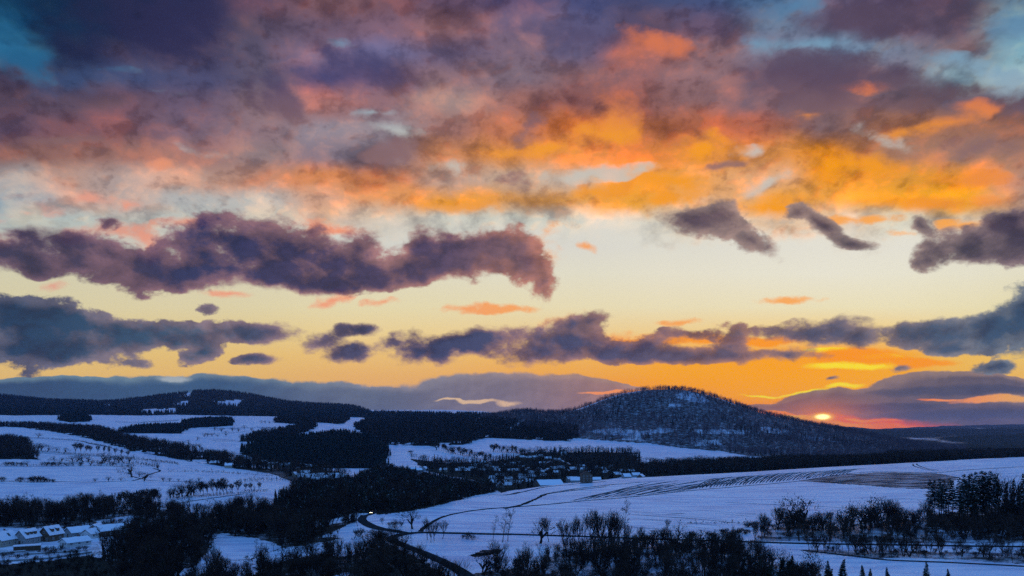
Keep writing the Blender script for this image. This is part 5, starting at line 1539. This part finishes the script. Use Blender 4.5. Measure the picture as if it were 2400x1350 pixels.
# low flat garage with a snow lid, garden walls
e = empty('garage', at(64, 1290), math.radians(28)); tag(e, 'long low garage block under flat snow before the gabled houses', 'garage')
g = G(); g.box(-6, 6, -2.6, 2.6, -1, 2.3); g.build('wall', [M_WALL[3]], e)
g = G(); g.box(-6.3, 6.3, -2.9, 2.9, 2.3, 2.5); rf = g.build('roof', [M_TILE], e)
g = G(); g.box(-6.25, 6.25, -2.85, 2.85, 2.503, 2.85); g.build('snow_cover', [M_SNOW], rf)
for k in range(4):
    g = G(); g.box(-5.7 + k * 2.95, -3.2 + k * 2.95, -2.66, -2.55, 0, 2.0); g.build('garage_door', [M_WOODT], e)
g = G()
for a, b in (((0, 1299), (60, 1294)), ((60, 1301), (190, 1293)), ((0, 1318), (120, 1310)), ((120, 1310), (215, 1296))):
    pa = at(*a); pb = at(*b)
    d = (pb - pa); n = max(2, int(d.length / 4))
    for i in range(n):
        p = pa + d * (i / n); q = pa + d * ((i + 1) / n)
        p.z = gz_xy(p.x, p.y); q.z = gz_xy(q.x, q.y)
        sd2 = Vector((-d.y, d.x, 0)).normalized() * 0.16
        g.prism([p - sd2 + Vector((0, 0, -.3)), p + sd2 + Vector((0, 0, -.3)), p + sd2 + Vector((0, 0, .9)), p - sd2 + Vector((0, 0, .9))], q - p, 0)
        g.prism([p - sd2 * 1.3 + Vector((0, 0, .903)), p + sd2 * 1.3 + Vector((0, 0, .903)), p + Vector((0, 0, 1.06))], q - p, 1)
tag(g.build('garden_wall', [M_WALL[1], M_SNOW]), 'low garden wall capped with snow running below the houses', 'wall')
for i, (px, py) in enumerate([(92, 1297), (104, 1295), (118, 1294), (131, 1293), (143, 1291), (112, 1302), (128, 1300), (152, 1296), (170, 1294), (186, 1292), (198, 1290), (24, 1305), (8, 1309), (40, 1311), (60, 1309)]):
    a, b = SHRUB[i % 3]
    q = at(px, py); e = empty('shrub', q, random.uniform(0, 6), random.uniform(.4, .9))
    tag(e, '%s bare garden bush from the left in front of the gabled houses' % ('first second third fourth fifth sixth seventh eighth ninth tenth eleventh twelfth thirteenth fourteenth fifteenth'.split()[[24, 8, 40, 60, 92, 104, 112, 118, 128, 131, 143, 152, 170, 186, 198].index(px) if False else sorted([92, 104, 118, 131, 143, 112, 128, 152, 170, 186, 198, 24, 8, 40, 60]).index(px)]), 'shrub', 'garden bushes by the houses')
    link('stems', a, e); link('crown', b, e)

# ---- village houses, small in the picture
VILL = {
 'on the village fringe by the dark wood': [(965, 1103), (981, 1105), (995, 1103), (1024, 1138), (1040, 1106), (1057, 1142), (1074, 1108), (1076, 1133), (1083, 1103), (1080, 1143), (1062, 1147), (1092, 1108)],
 'below the slanting hedgerow': [(1108, 1103), (1111, 1095), (1120, 1091), (1131, 1089), (1140, 1096), (1151, 1102), (1161, 1103), (1166, 1108), (1172, 1120), (1181, 1119), (1148, 1093), (1130, 1106)],
 'nearest the big snow field': [(1157, 1127), (1159, 1137), (1172, 1150), (1178, 1135), (1192, 1130), (1193, 1144), (1206, 1137), (1217, 1138), (1226, 1128), (1228, 1120), (1240, 1133), (1170, 1140)],
 'in the middle of the village': [(1188, 1093), (1195, 1107), (1203, 1091), (1211, 1107), (1216, 1088), (1222, 1098), (1238, 1106), (1246, 1113), (1251, 1121), (1263, 1105), (1266, 1112), (1276, 1119)],
 'at the back of the village': [(1222, 1075), (1238, 1076), (1255, 1074), (1264, 1073), (1284, 1079), (1289, 1089), (1306, 1082), (1318, 1086), (1330, 1092), (1272, 1090)],
 'behind the long barn': [(1284, 1109), (1297, 1103), (1305, 1112), (1313, 1101), (1328, 1108), (1340, 1129), (1345, 1105), (1351, 1132), (1361, 1098), (1367, 1106), (1384, 1112), (1395, 1128)],
 'at the right end of the village': [(1400, 1100), (1412, 1106), (1422, 1114), (1436, 1099), (1445, 1118), (1456, 1109), (1468, 1121), (1478, 1108), (1490, 1118), (1502, 1121)],
 'in the left hamlet, upper row': [(505, 1088), (536, 1097), (618, 1088), (630, 1095), (641, 1091), (655, 1088), (664, 1096), (674, 1095), (689, 1092), (707, 1094), (722, 1097), (744, 1095)],
 'in the left hamlet, lower row': [(707, 1123), (715, 1114), (726, 1125), (741, 1131), (752, 1121), (763, 1125), (778, 1118), (789, 1120), (797, 1127), (807, 1125), (859, 1116), (690, 1116)],
 'in the far upper left hamlet': [(118, 1003), (131, 1006), (145, 1005), (162, 1008), (176, 1008), (245, 1004), (60, 1000), (90, 1001)],
}
ORD = 'first second third fourth fifth sixth seventh eighth ninth tenth eleventh twelfth thirteenth fourteenth fifteenth sixteenth'.split()
for place, pts in VILL.items():
    for i, (px, py) in enumerate(sorted(pts)):
        p = at(px, py, 1000 if 1100 < px < 1520 else 800)
        w = random.uniform(7.5, 10); l = random.uniform(9, 15)
        house(p, math.radians(random.choice((-80, -70, -60, 60, 75, 90, 100, -20, 15)) + random.uniform(-9, 9)), w, l, random.uniform(2.6, 4.4), w * random.uniform(0.30, 0.42), random.choice((0, 1, 1, 3, 3, 3)),
              '%s snowy house from left, %s' % (ORD[i], place), 'village houses ' + place, True, random.choice((0, 1, 1)), p.y < 1300 and random.random() < 0.5, 0, False)
# the long barn by the big field
p = at(1286, 1143, 960)
e = house(p, math.radians(-72), 24, 30, 4.0, 5.5, 3, 'long dark barn with a broad clean snow roof beside the big field', None, True, 0, False, 0, False, name='farm_building')
g = G(); g.box(-3, 3, -15.09, -14.98, 0, 3.6); g.build('barn_door', [M_WOODT], e)
g = G(); g.box(7, 9.5, -15.09, -14.98, 0.8, 2.6); g.build('window', [M_FRAME], e)
p = at(1374, 1131, 700)
e = house(p, math.radians(8), 11, 9, 8.5, 3.0, 3, 'dark house showing white window frames right of the long barn', None, False, 1, True, 0, True)
# lone farmsteads
for px, py, lab in ((1870, 1016, 0), ):
    pass
house(at(1322, 1015 + 52, 900), math.radians(70), 9, 12, 4, 3.5, 2, 'pale house alone behind the village under the forest edge', None)
# ---------------------------------------------------------------- the car coming out of the wood
M_PAINT = mat_simple('car_paint', (0.03, 0.03, 0.035), (0.035, 0.035, 0.04), 1.0, 0.25, 0.5)
M_TYRE = mat_simple('tyre', (0.012, 0.012, 0.012), (0.02, 0.02, 0.02), 4.0, 0.8, 0.2)
M_RIM = mat_simple('rim', (0.35, 0.35, 0.36), (0.45, 0.45, 0.46), 4.0, 0.35, 0.5)
M_LAMP, t = new_mat('headlight')
em = t.node('ShaderNodeEmission'); em.inputs[0].default_value = (1.0, 0.93, 0.62, 1); em.inputs[1].default_value = 12.0
o_ = t.node('ShaderNodeOutputMaterial'); t.l.new(em.outputs[0], o_.inputs[0])
c0 = spot(853, 1211); c1 = spot(850, 1219)
c0 = Vector((sum(r[2][0] for r in RL2[-18:-14]) / 4, sum(r[2][1] for r in RL2[-18:-14]) / 4, max(r[2][2] for r in RL2[-18:-14]) + 0.02))
hd = Vector((-0.15, -1.0, 0)).normalized()
e = empty('car', c0, math.atan2(-hd.x, hd.y)); tag(e, 'dark car with both headlights lit, coming out of the wood on the side road', 'car')
prof = [(2.1, .35), (2.12, .72), (1.95, .86), (1.05, .98), (.35, 1.42), (-1.0, 1.46), (-1.75, 1.05), (-2.08, .98), (-2.12, .40)]
g = G(); g.prism([(-.86, y, z) for y, z in prof], (1.72, 0, 0)); body = g.build('body', [M_PAINT], e)
g = G()
g.face([(-.74, 1.0, 1.03), (.74, 1.0, 1.03), (.70, .42, 1.39), (-.70, .42, 1.39)]); g.build('windscreen', [M_GLASS], e)
for s in (-1, 1):
    g = G(); x = s * .866
    pl = [(x, .75, 1.02), (x, .30, 1.36), (x, -.95, 1.38), (x, -1.45, 1.06)]
    g.face(pl if s > 0 else pl[::-1]); g.build('side_window', [M_GLASS], e)
    g = G(); g.box(s * .58 - .19, s * .58 + .19, 2.09, 2.16, .56, .78); g.build('headlight', [M_LAMP], e)
    for y in (1.32, -1.32):
        g = G(); n = 14
        for k in range(n):
            a0 = 6.2832 * k / n; a1 = 6.2832 * (k + 1) / n
            xa, xb = s * .66, s * .90
            P_ = [(xx, y + .32 * math.cos(a), .32 + .32 * math.sin(a)) for xx, a in ((xa, a0), (xa, a1), (xb, a1), (xb, a0))]
            g.face(P_)
        g.face([(s * .90, y + .32 * math.cos(6.2832 * k / n), .32 + .32 * math.sin(6.2832 * k / n)) for k in range(n)])
        wv = g.build('wheel', [M_TYRE], e)
        g = G(); g.face([(s * .905, y + .19 * math.cos(6.2832 * k / n), .32 + .19 * math.sin(6.2832 * k / n)) for k in range(n)]); g.build('rim', [M_RIM], wv)
# ---------------------------------------------------------------- the air
M_AIR, t = new_mat('air')
v = t.node('ShaderNodeVolumePrincipled')
v.inputs['Color'].default_value = (0.42, 0.60, 1.0, 1)
v.inputs['Density'].default_value = HAZE
v.inputs['Anisotropy'].default_value = 0.2
o_ = t.node('ShaderNodeOutputMaterial'); t.l.new(v.outputs[0], o_.inputs['Volume'])
zlo = float(min(ZG.min(), vv[:, 2].min())) - 1.0
g = G(); g.box(-18900, 18900, -18900, 18900, zlo, float(max(ZG.max(), 20)) + 30.0)
tag(g.build('haze', [M_AIR]), 'thin cold evening haze over the valley', None, None, 'stuff')
